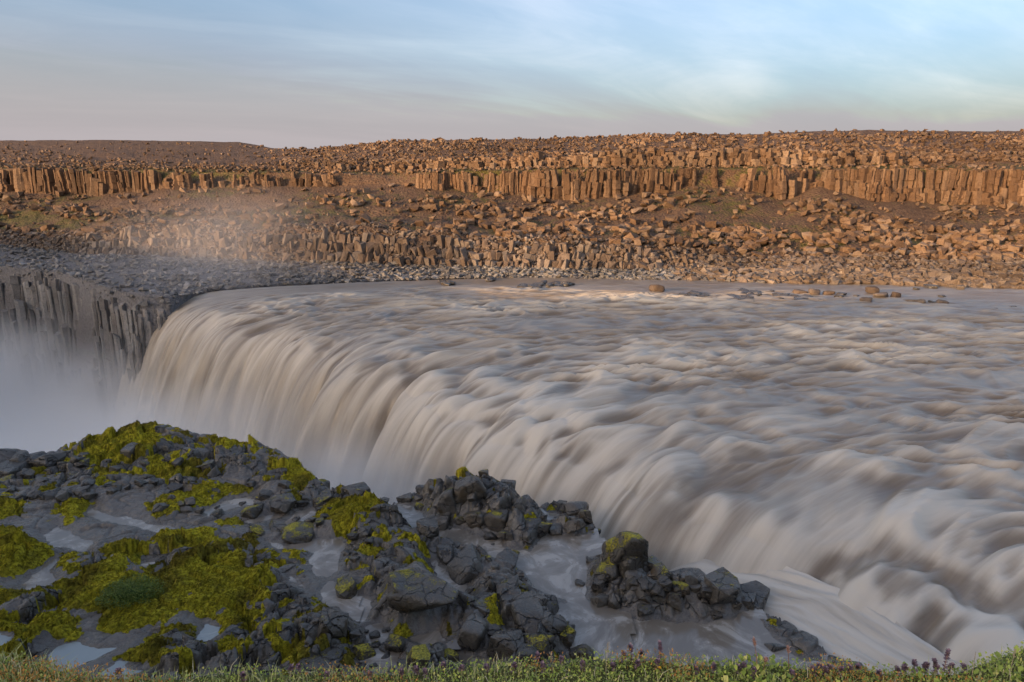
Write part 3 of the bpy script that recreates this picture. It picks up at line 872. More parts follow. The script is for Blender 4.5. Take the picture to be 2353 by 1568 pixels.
if N[:cut, :, 2].mean() < 0: N = -N; flip = True
else: flip = False
def water_part(name, a, b, label, cat):
    fc = grid_faces(b - a, NS)
    # orient faces to agree with the normals
    me = mesh_from(name, Pall[a:b].reshape(-1, 3), fc[:, ::-1].copy() if flip else fc, True, M['water'], {'foam': foam[a:b].ravel()}, UV[a:b].reshape(-1, 2))
    me.normals_split_custom_set_from_vertices(N[a:b].reshape(-1, 3).tolist())
    return add_obj(name, me, kind='structure', label=label, cat=cat)
water_part('river', 0, cut + 1, 'wide silty grey-brown river of rapids above the falls', 'river')
water_part('waterfall', cut, nr, 'silty waterfall curtain plunging off the long curved lip into mist', 'waterfall')
cf = mesh_from('canyon_floor_water', [(-200, -40, -43.4), (60, -40, -43.4), (60, 170, -43.4), (-200, 170, -43.4)], [(0, 1, 2, 3)], True, M['pool'])
add_obj('canyon_river', cf, kind='structure', label='river on the canyon floor hidden in mist', cat='river')

# white chute running along the foot of the near cascade
NA, NB = 150, 46
av = np.linspace(0, 1, NA); bv = np.linspace(0, 1, NB)
rimV = np.array([(2230, 1660), (2130, 1590), (2060, 1552), (1950, 1490), (1850, 1425), (1770, 1375), (1720, 1338), (1650, 1318), (1580, 1300), (1500, 1275), (1470, 1225), (1400, 1190), (1300, 1130)], float)
rxw, ryw = on_z(rimV[:, 0], rimV[:, 1], -1.0)
ra = np.linspace(0, 1, len(rimV))
kx = np.interp(av, [0, .25, .5, .7, .85, 1], [20.0, 17.8, 15.0, 12.0, 9.0, 3.0]); ky = np.interp(av, [0, .25, .5, .7, .85, 1], [9.0, 18.5, 26.5, 31.0, 35.5, 43.0])
r0x = np.interp(av, ra, rxw); r0y = np.interp(av, ra, ryw)
ux, uy = kx - r0x, ky - r0y; ul = np.hypot(ux, uy); ux, uy = ux / ul, uy / ul
AX = (r0x - ux * .7)[:, None] + ((ul + .9) * ux)[:, None] * bv[None]; AY = (r0y - uy * .7)[:, None] + ((ul + .9) * uy)[:, None] * bv[None]
za = np.interp(av, [0, .2, .4, .6, .75, .85, 1], [-2.25, -2.3, -2.45, -2.8, -3.5, -5.2, -14.0])
AZ = za[:, None] + 1.15 * bv[None] ** 1.3 + .22 * fbm(av[:, None] * 9 + 0 * bv, bv[None] * 4 + av[:, None] * 3, 3, 88) + .05 * fbm(av[:, None] * 20, bv[None] * 14 + av[:, None] * 8, 2, 89) + .14 * ridged(bv[None] * 7 + av[:, None] * 6, av[:, None] * 5 + 0 * bv, 2, 92)
cme = mesh_from('chute', np.stack([AX, AY, AZ], -1).reshape(-1, 3), grid_faces(NA, NB), True, M['water'], {'foam': (.88 + .45 * fbm(av[:, None] * 6, bv[None] * 9 + av[:, None] * 7, 3, 90)).ravel()},
                np.stack([np.repeat(bv[None] * 6, NA, 0), np.repeat(av[:, None] * 42, NB, 1)], -1).reshape(-1, 2))
add_obj('foam_chute', cme, kind='structure', label='white foaming chute along the foot of the near cascade beside the rim ridge', cat='water')

# boulders standing in the river near the far shore
def softpoly_rock(seed, p=12, planes=11, sub=3, noise=.03, flat=1.0):
    r = np.random.default_rng(seed)
    bm = bmesh.new(); bmesh.ops.create_icosphere(bm, subdivisions=sub, radius=1)
    v = np.array([x.co[:] for x in bm.verts]); bm.verts.index_update()
    f = np.array([[x.index for x in fa.verts] for fa in bm.faces]); bm.free()
    n = r.normal(size=(planes, 3)); n /= np.linalg.norm(n, axis=1)[:, None]
    base = np.array([[1, 0, 0], [-1, 0, 0], [0, 1, 0], [0, -1, 0], [0, 0, 1], [0, 0, -1]], float) + r.normal(0, .22, (6, 3))
    base /= np.linalg.norm(base, axis=1)[:, None]
    n = np.concatenate([n, base]); h = np.r_[r.uniform(.78, 1.05, planes), r.uniform(.62, .95, 6)]
    q = np.clip(v @ n.T, 0, None) / h
    rad = (q ** p).sum(1) ** (-1 / p)
    w = v * rad[:, None]
    d1 = -noise * 1.4 * np.clip(ridged(w[:, 0] * 1.8 + w[:, 2] * 1.3, w[:, 1] * 1.8 - w[:, 2] * .9, 2, seed + 8) - .45, 0, 1) + fbm(w[:, 0] * 1.5 + 7 * w[:, 2] * .3, w[:, 1] * 1.5 + w[:, 2] * 1.1, 3, seed) * noise * 2 + fbm(w[:, 0] * 5 + w[:, 2] * 2, w[:, 1] * 5 + w[:, 2] * 3, 2, seed + 5) * noise
    w = w * (1 + d1)[:, None]
    w[:, 2] *= flat
    return w, f
RIV = [softpoly_rock(900 + i, 14, 9, 3, .02, .8) for i in range(8)]
riv_me = [mesh_from('river_boulder', v, f, True, M['outcrop_rock']) for v, f in RIV]
riv_dark = [mesh_from('river_stone', v, f, True, M['basalt']) for v, f in RIV]
A3 = lambda x, y: (1553 + x * .3422, 263.5 + y * .3422)
A2 = lambda x, y: (800 + x * .3422, 263.5 + y * .3422)
rb = [(A3(940, 1210), 92, 62, 0, 'square pale boulder in the shallows between two flat ones'), (A3(835, 1203), 100, 40, 0, 'long flat pale boulder in the shallows'), (A3(1028, 1208), 85, 38, 0, 'low pale boulder beside the square one in the shallows'),
      (A3(1340, 1203), 92, 70, 0, 'tallest tan boulder of the cluster standing in the river'), (A3(1392, 1232), 110, 56, 0, 'wide tan boulder in front of the tall one in the river cluster'), (A3(1485, 1228), 72, 60, 0, 'upright tan boulder at the end of the river cluster'),
      (A3(1290, 1262), 95, 55, 0, 'tan boulder lying apart before the river cluster'), (A3(1660, 1268), 62, 45, 0, 'small tan boulder in a low line of stones in the river'), (A3(1580, 1258), 90, 25, 0, 'flat stone joining the river cluster to the low line'),
      (A3(1800, 1272), 92, 42, 0, 'tan boulder ending the low line of stones in the river'), (A3(1920, 1172), 64, 42, 0, 'tan boulder just off the far shore'), (A2(2085, 1190), 105, 66, 0, 'lone grey boulder standing in the river off the far bank')]
dk = [A3(1720, 1262), A3(1785, 1220), A3(2150, 1306), A3(2270, 1294), A3(1110, 1208), A3(1210, 1220), A3(975, 1252), A3(1100, 1225), A3(1610, 1172), A3(1720, 1160)]
dks = [50, 52, 30, 48, 62, 44, 48, 60, 40, 90]
r5 = random.Random(5)
for (uv_, wpx, hpx, dkf, lab) in rb:
    x, y = on_z(uv_[0], uv_[1], 0.25)
    W = wpx * .3422 / F * y * .52; H = hpx * .3422 / F * y * .62
    o = add_obj('river_boulder', r5.choice(riv_me), label=lab, cat='boulder')
    o.location = (float(x), float(y) + W * .5, 0.15 + H * .5); o.scale = (W, W * .9, H); o.rotation_euler = (r5.uniform(-.1, .1), r5.uniform(-.1, .1), r5.choice((0, math.pi)) + r5.uniform(-.3, .3))
for (uu, vv), w_ in zip(dk, dks):
    x, y = on_z(uu, vv, 0.3); W = w_ * .3422 / F * y * .5
    o = add_obj('river_stone', r5.choice(riv_dark), label='small dark wet stone breaking the river surface off the far shore', cat='stone', group='dark stones off the far shore')
    o['moss'] = 0.1
    o.location = (float(x), float(y), .35); o.scale = (W * 1.1, W * .9, W * .55); o.rotation_euler = (0, 0, r5.uniform(0, 6))
# low stony bars
for (c0, c1, n_) in ((A3(40, 1215), A3(500, 1245), 42), (A3(430, 1200), A3(760, 1210), 22), (A3(660, 1225), A3(900, 1235), 20), (A2(1160, 1155), A2(1290, 1162), 12), (A2(1300, 1136), A2(1480, 1142), 14), (A2(610, 1130), A2(700, 1140), 7), (A2(940, 1108), A2(1000, 1126), 6), (A2(2245, 1222), A2(2340, 1228), 8)):
    for i in range(n_):
        t = r5.random()
        uu = c0[0] + (c1[0] - c0[0]) * t; vv = c0[1] + (c1[1] - c0[1]) * t + r5.gauss(0, 3.0)
        x, y = on_z(uu, vv, .3); W = r5.uniform(.4, 1.05)
        o = add_obj('river_stone', r5.choice(riv_dark), label='dark flat stone of the low gravel bars in the river', cat='stone', group='stones of the low river bars')
        o['moss'] = 0.1
        o.location = (float(x), float(y), .34); o.scale = (W * 1.2, W * .9, W * r5.uniform(.35, .6)); o.rotation_euler = (r5.uniform(-.2, .2), r5.uniform(-.2, .2), r5.uniform(0, 6))

# ------------------------------------------------------------------ foreground rock shelf
A4 = lambda p: (p[0] * .4, 941 + p[1] * .4)
A5 = lambda p: (612 + p[0] * .34, 1035 + p[1] * .34)
A6 = lambda p: (1270.6 + p[0] * .46, 1129.4 + p[1] * .46)
ZS = -1.2
def wpoly(poly, A, z=ZS):
    q = [A(p) for p in poly]
    x, y = on_z([a for a, b in q], [b for a, b in q], z)
    return np.stack([x, y], -1)
EDGE_V = [(-420, 1075), (-120, 1050), (-50, 1040), (30, 1035), (70, 1050), (150, 1022), (230, 1012), (300, 1003), (370, 1003), (480, 1012), (560, 1024), (640, 1040), (700, 1075), (740, 1108), (790, 1118), (840, 1128), (872, 1150), (905, 1125), (1000, 1112), (1070, 1100), (1130, 1112), (1200, 1130), (1290, 1140), (1350, 1160), (1390, 1200), (1470, 1225), (1500, 1275), (1580, 1300), (1650, 1318), (1720, 1338), (1770, 1375), (1850, 1425), (1950, 1490), (2060, 1552), (2160, 1610), (2300, 1700)]
ex, ey = on_z([a for a, b in EDGE_V], [b for a, b in EDGE_V], -1.0)
shelf_poly = np.concatenate([np.stack([ex, ey], -1), [(17, 8), (-45, 8), (-60, 30)]])
GX0, GX1, GY0, GY1, GS = -36.0, 17.5, 17.5, 48.0, 0.063
gx = np.arange(GX0, GX1, GS); gy = np.arange(GY0, GY1, GS)
GX, GY = np.meshgrid(gx, gy)
sd_edge = -poly_sd(GX, GY, shelf_poly)         # positive inside the shelf
base = ZS + 0.22 * fbm(GX * .12, GY * .12, 3, 201) - .35 * sstep(-4, 10, GX)
# the mossy knoll at the rim and smaller rises
def knoll(u, v, rx, ry, h):
    x, y = on_z(u, v, ZS)
    global base
    base = base + h * np.exp(-(((GX - x) / rx) ** 2 + ((GY - y) / ry) ** 2))
for k in ((350, 1030, 4.5, 3.0, 1.1), (560, 1060, 4.5, 3.0, .8), (690, 1110, 2.5, 2.2, .7), (300, 1130, 5, 2.5, .3), (840, 1190, 2.6, 2.6, .8), (1080, 1150, 3.0, 2.2, 1.0), (1200, 1190, 1.8, 1.6, .6), (940, 1330, 2.4, 2.6, .6), (960, 1430, 2.4, 1.8, .7),
          (1420, 1260, 1.3, 2.0, .9), (1560, 1340, 2.4, 1.2, .6), (1690, 1360, 1.5, 1.0, .5), (1150, 1360, 1.6, 1.6, .5), (1270, 1460, 1.6, 1.2, .5), (330, 1340, 4.0, 2.5, .35), (700, 1500, 2.5, 1.8, .5), (60, 1280, 2.0, 1.6, .5)):
    knoll(*k)
# jointed blocks: every cell its own height and tilt
ang = .35
rx_, ry_ = GX * math.cos(ang) + GY * math.sin(ang), -GX * math.sin(ang) + GY * math.cos(ang)
wxx = rx_ + .22 * fbm(GX * .8, GY * .8, 2, 205); wyy = ry_ + .22 * fbm(GX * .8 + 9, GY * .8, 2, 206)
def blocks(sx, sy, seed, hgt, tilt, crack, cd):
    f1, f2, cx_, cy_, ix, iy = voronoi(wxx / sx, wyy / sy, seed)
    h = (hash01(ix, iy, seed + 3) - .5) * hgt
    t1 = (hash01(ix, iy, seed + 4) - .5) * tilt; t2 = (hash01(ix, iy, seed + 5) - .5) * tilt
    loc = t1 * (wxx / sx - cx_) * sx + t2 * (wyy / sy - cy_) * sy
    e = f2 - f1
    return h + loc - cd * (1 - sstep(0, crack, e)), e
b1, e1 = blocks(1.7, 1.05, 211, .62, 1.0, .11, .46); b1 = np.clip(b1, -.8, .42)
b2, e2 = blocks(.8, .5, 221, .22, .9, .15, .17)
rocky = sstep(-.15, .25, fbm(GX * .16, GY * .16, 3, 231) + .35 * sstep(-14, -2, GX) + .25 * sstep(34, 42, GY) + .02)
terr = base + rocky * (b1 * .95 + b2 * .9) + (1 - rocky) * (.3 * b1 + .15 * b2) + .07 * fbm(GX * 1.3, GY * 1.3, 4, 241) + .02 * fbm(GX * 6, GY * 6, 3, 251)
mud = (1 - rocky) * .9
# pools
POOLS = [
    ('milky', A4, [(275, 1445), (330, 1340), (450, 1318), (560, 1345), (690, 1345), (560, 1405), (420, 1462), (300, 1475)]),
    ('milky', A4, [(580, 1490), (680, 1425), (810, 1480), (700, 1545), (600, 1535)]),
    ('milky', A4, [(1145, 1290), (1165, 1195), (1250, 1230), (1195, 1305)]),
    ('milky', A4, [(-80, 1250), (60, 1280), (55, 1350), (-80, 1370)]),
    ('silt', A4, [(1525, 735), (1620, 762), (1780, 728), (1960, 728), (1985, 770), (1935, 870), (1915, 960), (1990, 1090), (2001, 1150), (1870, 1100), (1815, 1000), (1780, 900), (1770, 840), (1820, 800), (1600, 775)]),
    ('silt', A4, [(1590, 650), (1700, 560), (1810, 535), (1790, 605), (1690, 690), (1640, 690)]),
    ('silt', A4, [(1170, 570), (1280, 505), (1450, 478), (1465, 520), (1300, 560), (1200, 590)]),
    ('silt', A4, [(1390, 620), (1560, 585), (1590, 600), (1420, 640)]),
    ('silt', A4, [(530, 540), (560, 575), (760, 600), (850, 640), (1040, 660), (900, 685), (780, 650), (560, 610), (480, 590)]),
    ('silt', A4, [(100, 990), (200, 920), (290, 840), (335, 830), (290, 900), (320, 960), (200, 1015)]),
    ('silt', A4, [(820, 870), (880, 850), (890, 870), (830, 890)]),
    ('silt', A4, [(1670, 940), (1740, 980), (1775, 1030), (1720, 1000)]),
    ('silt', A4, [(240, 700), (330, 650), (400, 690), (540, 740), (480, 790), (300, 760)]),
    ('silt', A5, [(370, 970), (440, 920), (480, 1005), (620, 990), (695, 1030), (685, 1170), (640, 1205), (780, 1180), (835, 1260), (765, 1340), (905, 1380), (890, 1520), (610, 1520), (650, 1380), (700, 1300), (600, 1150), (560, 1120), (540, 1060), (430, 1050)]),
    ('silt', A5, [(815, 375), (900, 325), (1010, 350), (1100, 450), (1280, 490), (1400, 540), (1560, 560), (1600, 620), (1680, 640), (1780, 660), (1850, 560), (1900, 520), (2100, 560), (2360, 520), (2360, 640), (2180, 700), (2160, 950), (2380, 1050), (2380, 1500), (2200, 1330), (2050, 1200), (2000, 1100), (1850, 1080), (1990, 980), (1830, 910), (1700, 760), (1510, 700), (1480, 640), (1280, 600), (1150, 560), (900, 470)]),
    ('silt', A5, [(1125, 735), (1220, 800), (1390, 860), (1335, 930), (1390, 1030), (1290, 985), (1155, 850)]),
    ('silt', A5, [(975, 1275), (1180, 1200), (1215, 1290), (1040, 1320)]),
    ('silt', A5, [(1290, 1290), (1390, 1370), (1540, 1380), (1520, 1440), (1290, 1410)]),
    ('silt', A6, [(60, 560), (170, 560), (270, 575), (430, 610), (750, 625), (920, 595), (1000, 560), (1040, 600), (1200, 790), (1420, 830), (1500, 960), (0, 960), (60, 800), (110, 700), (60, 620)]),
    ('silt', A5, [(1700, 330), (1800, 240), (1900, 300), (1860, 380), (1990, 400), (2000, 440), (1900, 460), (1880, 380)]),
]
pool_objs = []
for i, (kind, A, poly) in enumerate(POOLS):
    P = wpoly(poly, A, ZS - .35 if A is not A4 else ZS)
    c = P.mean(0)
    lv = ZS - .18 - .40 * float(sstep(-6, 2, np.array(c[0]))) - .005 * i
    m = 1.8
    bx = (GX > P[:, 0].min() - m) & (GX < P[:, 0].max() + m) & (GY > P[:, 1].min() - m) & (GY < P[:, 1].max() + m)
    sdp = np.full(GX.shape, 9.0)
    sdp[bx] = poly_sd(GX[bx], GY[bx], P)
    sdp = sdp + .30 * fbm(GX * .9, GY * .9, 3, 260) + .10 * b2
    k = sstep(1.1, -.05, sdp)                 # flatten towards the water level
    target = lv + np.clip(sdp, -.35, 1.0) * .28 + .05 * b2
    terr = terr * (1 - k) + np.where(sdp < .9, target, terr) * k
    mud = np.maximum(mud, sstep(.7, .0, sdp) * .7)
    pool_objs.append((kind, P, lv))
SPOOL = np.full(GX.shape, 9.0)
for kind, P, lv in pool_objs:
    bx = (GX > P[:, 0].min() - 1) & (GX < P[:, 0].max() + 1) & (GY > P[:, 1].min() - 1) & (GY < P[:, 1].max() + 1)
    q = np.full(GX.shape, 9.0); q[bx] = poly_sd(GX[bx], GY[bx], P); SPOOL = np.minimum(SPOOL, q)
# the rim breaks off into the canyon
rim = sd_edge + .35 * fbm(GX * .7, GY * .7, 3, 271)
terr = np.where(rim > .0, terr, terr + rim * 4.5) - .25 * sstep(.5, 0, rim)
terr = np.maximum(terr, -34)
# moss
MOSS4 = [
    [(420, 300), (520, 180), (600, 120), (700, 100), (860, 95), (945, 150), (900, 200), (965, 240), (850, 290), (780, 310), (560, 325)],
    [(820, 320), (1000, 290), (1150, 340), (1200, 380), (1000, 410), (880, 390)], [(1200, 200), (1360, 165), (1500, 200), (1480, 260), (1300, 290), (1240, 260)],
    [(1630, 340), (1760, 315), (1840, 400), (1700, 480), (1640, 430)], [(820, 545), (960, 480), (1150, 440), (1300, 425), (1460, 440), (1300, 490), (1100, 545), (960, 585)],
    [(285, 585), (400, 515), (520, 515), (535, 570), (380, 625)], [(-80, 500), (120, 505), (145, 585), (-80, 610)], [(-80, 665), (120, 680), (180, 740), (305, 760), (285, 820), (200, 885), (100, 925), (-80, 940)],
    [(320, 960), (500, 895), (700, 875), (760, 940), (900, 960), (1000, 880), (1150, 820), (1300, 755), (1290, 850), (1500, 880), (1555, 1000), (1545, 1085), (1300, 1125), (1200, 1175), (960, 1155), (930, 1205), (640, 1245), (560, 1185), (350, 1125), (290, 1040)],
    [(850, 700), (940, 665), (1100, 700), (1250, 675), (1200, 765), (1000, 785), (900, 745)], [(560, 800), (700, 730), (850, 760), (830, 850), (700, 855)],
    [(60, 1200), (200, 1150), (330, 1130), (490, 1180), (400, 1265), (150, 1335), (60, 1385), (-60, 1420), (-60, 1240)], [(680, 1375), (850, 1285), (1000, 1225), (1145, 1215), (1000, 1265), (850, 1335), (720, 1450)],
    [(1430, 1300), (1560, 1250), (1800, 1150), (1885, 1115), (1845, 1205), (1700, 1285), (1560, 1345), (1725, 1400), (1745, 1490), (1600, 1410)], [(1450, 855), (1580, 795), (1630, 850), (1500, 905)],
    [(1240, 1185), (1330, 1165), (1500, 1145), (1525, 1190), (1350, 1205), (1260, 1245)], [(1340, 700), (1450, 675), (1465, 735), (1360, 725)], [(550, 390), (655, 375), (645, 440), (535, 445)],
    [(320, 860), (460, 840), (440, 900), (330, 920)], [(-40, 1000), (120, 1010), (90, 1090), (-60, 1100)], [(1230, 620), (1400, 600), (1410, 640), (1240, 660)]]
MOSS5 = [[(290, 425), (450, 335), (700, 375), (860, 420), (800, 475), (640, 525), (540, 555), (400, 505)], [(1170, 205), (1300, 125), (1425, 180), (1300, 245)],
         [(825, 885), (900, 795), (1000, 745), (1085, 735), (900, 835)], [(775, 1155), (840, 1035), (905, 1005), (830, 1125)], [(1025, 975), (1180, 945), (1195, 1025), (1100, 995)], [(560, 700), (700, 640), (900, 690), (700, 740)], [(860, 600), (990, 560), (1080, 660), (1000, 650)]]
mossf = np.full(GX.shape, -3.0)
for A, L_ in ((A4, MOSS4), (A5, MOSS5)):
    for poly in L_:
        P = wpoly(poly, A, ZS + .2)
        bx = (GX > P[:, 0].min() - 2) & (GX < P[:, 0].max() + 2) & (GY > P[:, 1].min() - 2) & (GY < P[:, 1].max() + 2)
        q = np.full(GX.shape, 3.0); q[bx] = poly_sd(GX[bx], GY[bx], P); mossf = np.maximum(mossf, -q)
mn = fbm(GX * .9, GY * .9, 4, 281); mn2 = fbm(GX * 3.2, GY * 3.2, 3, 283)
mossd = np.clip(mossf, -1.5, .55) + .85 * mn + .35 * mn2 + .02
# thinner moss strips elsewhere on rocky ground
strips = (fbm(GX * .7, GY * 1.1, 4, 285) - .10 - .22 * sstep(-14, 6, GX)) * 1.6 + .3 * mn2 - .08
mossd = np.maximum(mossd, np.where(rocky > .2, strips, -1))
mossd = np.where(SPOOL < .15, mossd - sstep(.35, -.1, SPOOL) * 2.0, mossd)
mossd -= sstep(.3, -.3, rim) * 1.2
moss_m = sstep(-.12, .12, mossd)
inside = sd_edge > -9.0
fc = grid_faces(*GX.shape)
keep = inside.ravel()[fc].all(1)
def sub_mesh(name, zz, faces, mat, attrs, smooth=True):
    used = np.unique(faces); remap = np.full(GX.size, -1, np.int64); remap[used] = np.arange(len(used))
    v = np.stack([GX.ravel()[used], GY.ravel()[used], zz.ravel()[used]], -1)
    return mesh_from(name, v, remap[faces], smooth, mat, {k: a.ravel()[used] for k, a in attrs.items()})
shelf = add_obj('rock_shelf', sub_mesh('rock_shelf', terr, fc[keep], M['shelf'], {'mud': mud, 'moss': moss_m}), kind='structure', label='wet dark basalt shelf with muddy hollows below the viewpoint', cat='rock shelf')
lump = .5 + .5 * fbm(GX * 2.2, GY * 2.2, 3, 291)
mz = terr + np.clip(mossd, -.3, .55) * (.16 + .20 * lump) + .05 * fbm(GX * 5, GY * 5, 2, 293) * sstep(0, .2, mossd) + .035 * (hash01(np.arange(GX.size).reshape(GX.shape), np.zeros(GX.shape, np.int64), 5) - .5) * sstep(0, .2, mossd)
mk_ = (mossd > -.06).ravel()[fc].any(1) & keep
brown = np.clip(.45 + .8 * fbm(GX * .35, GY * .35, 3, 297), 0, 1)
add_obj('moss', sub_mesh('moss', mz, fc[mk_], M['moss'], {'brown': brown, 'tint': hash01(np.arange(GX.size).reshape(GX.shape), np.ones(GX.shape, np.int64), 9)}), kind='stuff', label='yellow-green moss cushions spread over the wet rock shelf', cat='moss')
def terr_at(x, y):
    i = np.clip(((np.asarray(y) - GY0) / GS).astype(int), 0, GX.shape[0] - 1); j = np.clip(((np.asarray(x) - GX0) / GS).astype(int), 0, GX.shape[1] - 1)
    return terr[i, j]
PL = {0: 'largest milky puddle in the muddy hollow of the shelf', 1: 'pointed milky puddle by the grassy edge below the largest one', 2: 'small milky puddle between mossy rocks', 3: 'milky puddle at the shelf margin beside a moss tongue',
      4: 'grey-brown T-shaped pool in the middle of the shelf', 5: 'narrow silty channel above the T-shaped pool', 6: 'shallow silty film behind the mossy rocks', 7: 'thin silty runnel beside the narrow channel', 8: 'winding wet trickle over rippled mud below the mossy knoll',
      9: 'forked trickle beside the bright moss tongue', 10: 'tiny puddle above the moss field', 11: 'sliver of water in the mud slope', 12: 'wet sheet of mud water between moss and rippled mud', 13: 'long silty pool winding down between boulders',
      14: 'swirling silty stream between the two dark outcrops', 15: 'silty inlet in front of the biggest boulder', 16: 'small foaming puddle between boulders', 17: 'silty puddle at the grassy edge', 18: 'broad silty pool along the canyon rim', 19: 'silty puddle on top of the dark outcrop'}
for i, (kind, P, lv) in enumerate(pool_objs):
    c = P.mean(0)
    g = [(c[0] + (p[0] - c[0]) * 1.0 + (0.8 if p[0] > c[0] else -.8) * .8, c[1] + (p[1] - c[1]) * 1.0 + (.8 if p[1] > c[1] else -.8) * .8) for p in P]
    # triangulated flat sheet at the water level, its shoreline is where the rock rises through it
    lo = P.min(0) - .5; hi = P.max(0) + .5
    bx = (GX > lo[0]) & (GX < hi[0]) & (GY > lo[1]) & (GY < hi[1]); q = np.full(GX.shape, 9.0); q[bx] = poly_sd(GX[bx], GY[bx], P)
    step = 4
    gi = np.arange(0, GX.shape[0], step); gj = np.arange(0, GX.shape[1], step)
    ff = grid_faces(len(gi), len(gj)); qq = q[np.ix_(gi, gj)].ravel(); rm = rim[np.ix_(gi, gj)].ravel()
    ff = ff[((qq < .45)[ff]).any(1) & ((rm > -.1)[ff]).all(1)]
    used = np.unique(ff); remap = np.full(len(qq), -1, np.int64); remap[used] = np.arange(len(used))
    vx = GX[np.ix_(gi, gj)].ravel()[used]; vy = GY[np.ix_(gi, gj)].ravel()[used]
    me = mesh_from('pool', np.stack([vx, vy, np.full(len(vx), lv)], -1), remap[ff], True, M['milky_pool' if kind == 'milky' else 'pool'])
    add_obj('pool', me, kind='structure', label=PL[i], cat='pool')

# moss tufts: little upright blades giving the cushions a fuzzy surface
ii = np.where((mossd.ravel() > .05) & inside.ravel())[0]
pick = rng.choice(ii, 42000)
px_ = GX.ravel()[pick] + rng.uniform(-.03, .03, len(pick)); py_ = GY.ravel()[pick] + rng.uniform(-.03, .03, len(pick)); pz_ = mz.ravel()[pick]
hh = rng.uniform(.03, .085, len(pick)); ww = rng.uniform(.02, .05, len(pick)); aa = rng.uniform(0, 6.28, len(pick))
ln = rng.normal(0, .03, (len(pick), 2))
v0 = np.stack([px_ - ww * np.cos(aa), py_ - ww * np.sin(aa), pz_ - .02], -1); v1 = np.stack([px_ + ww * np.cos(aa), py_ + ww * np.sin(aa), pz_ - .02], -1)
v2 = np.stack([px_ + ln[:, 0], py_ + ln[:, 1], pz_ + hh], -1)
vv = np.stack([v0, v1, v2], 1).reshape(-1, 3)
add_obj('moss_tufts', mesh_from('moss_tufts', vv, np.arange(len(vv)).reshape(-1, 3), True, M['moss'], {'brown': np.repeat(brown.ravel()[pick], 3), 'tint': np.repeat(rng.random(len(pick)), 3)}), kind='stuff', label='fuzzy upright moss shoots over the moss cushions', cat='moss')

# ------------------------------------------------------------------ dark boulders on the shelf
def broken_block(seed):
    r_ = random.Random(seed)
    bm = bmesh.new()
    for i in range(r_.choice((13, 16, 20))):
        if i < 8: p = Vector(((1 if i & 1 else -1) * r_.uniform(.3, 1.0), (1 if i & 2 else -1) * r_.uniform(.3, 1.0), (1 if i & 4 else -1) * r_.uniform(.3, 1.0)))
        else: p = Vector((r_.gauss(0, 1), r_.gauss(0, 1), r_.gauss(0, 1))).normalized() * r_.uniform(.95, 1.15)
        bm.verts.new(p)
    res = bmesh.ops.convex_hull(bm, input=bm.verts)
    bmesh.ops.delete(bm, geom=[g for g in res['geom_interior'] if isinstance(g, bmesh.types.BMVert)], context='VERTS')
    bmesh.ops.dissolve_limit(bm, angle_limit=.22, verts=bm.verts, edges=bm.edges)
    bmesh.ops.bevel(bm, geom=bm.edges[:], offset=r_.uniform(.035, .09), segments=2, profile=.6, affect='EDGES', clamp_overlap=True)
    bmesh.ops.triangulate(bm, faces=bm.faces)
    for _ in range(3):
        lng = [e for e in bm.edges if e.calc_length() > .16]
        if not lng: break
        bmesh.ops.subdivide_edges(bm, edges=lng, cuts=1); bmesh.ops.triangulate(bm, faces=bm.faces)
    bm.normal_update()
    v = np.array([x.co[:] for x in bm.verts]); nn = np.array([x.normal[:] for x in bm.verts])
    d_ = .045 * fbm(v[:, 0] * 1.7 + v[:, 2], v[:, 1] * 1.7 + v[:, 2] * .8, 3, seed) + .02 * fbm(v[:, 0] * 6 + v[:, 2] * 4, v[:, 1] * 6 - v[:, 2] * 3, 2, seed + 3)
    crack = np.abs(pn2(v[:, 0] * 1.1 + v[:, 2] * .5, v[:, 1] * 1.1 + v[:, 2] * .9, seed + 6))
    d_ -= .06 * (1 - sstep(0, .07, crack))
    v = v + nn * d_[:, None]
    bm.verts.index_update(); f = np.array([[x.index for x in fa.verts] for fa in bm.faces]); bm.free()
    me = mesh_from('basalt_rock', v, f, True, M['basalt'])
    me.set_sharp_from_angle(angle=math.radians(28))
    return me
near_me = [broken_block(1200 + i) for i in range(14)]
for i in range(6):
    v, f = softpoly_rock(1300 + i, (14, 20, 28)[i % 3], 9 + i, 4, .03, 1.0)
    near_me.append(mesh_from('basalt_rock', v, f, True, M['basalt']))
r6 = random.Random(21)
placed = []
def near_rock(u, v, wpx, hpx, label, group=None, moss=.3, rot=None, which=None, sink=.36, name='basalt_rock', lift=0.0):
    z = ZS
    for _ in range(4):
        x, y = on_z(u, v, z); z = min(max(float(terr_at(x, y)) + .1, ZS - .7), ZS + 1.2)
    dist = math.sqrt(float(x) ** 2 + float(y) ** 2 + (CAMZ - z) ** 2)
    W = wpx / F * dist * .50; H = hpx / F * dist * (.47 if wpx < 80 else .40)
    y2 = float(y) + W * .35; x2 = float(x) * (1 + W * .35 / float(y))
    for _ in range(40):
        zb = float(terr_at(x2, y2))
        if zb > ZS - 1.1: break
        y2 -= .15; x2 *= (1 - .15 / y2)
    zb = max(zb, ZS - 1.1)
    o = add_obj(name, near_me[which if which is not None else r6.randrange(20)], label=label, cat='rock', group=group)
    o['moss'] = moss
    o.scale = (W, W * r6.uniform(.75, 1.05), H)
    o.location = (x2, y2, zb + H * (1 - 2 * sink) * .8 + lift)
    o.rotation_euler = (r6.uniform(-.3, .3), r6.uniform(-.3, .3), (r6.choice((0, math.pi / 2, math.pi, -math.pi / 2)) + r6.uniform(-.4, .4)) if rot is None else rot)
    placed.append((u, v, wpx))
    return o
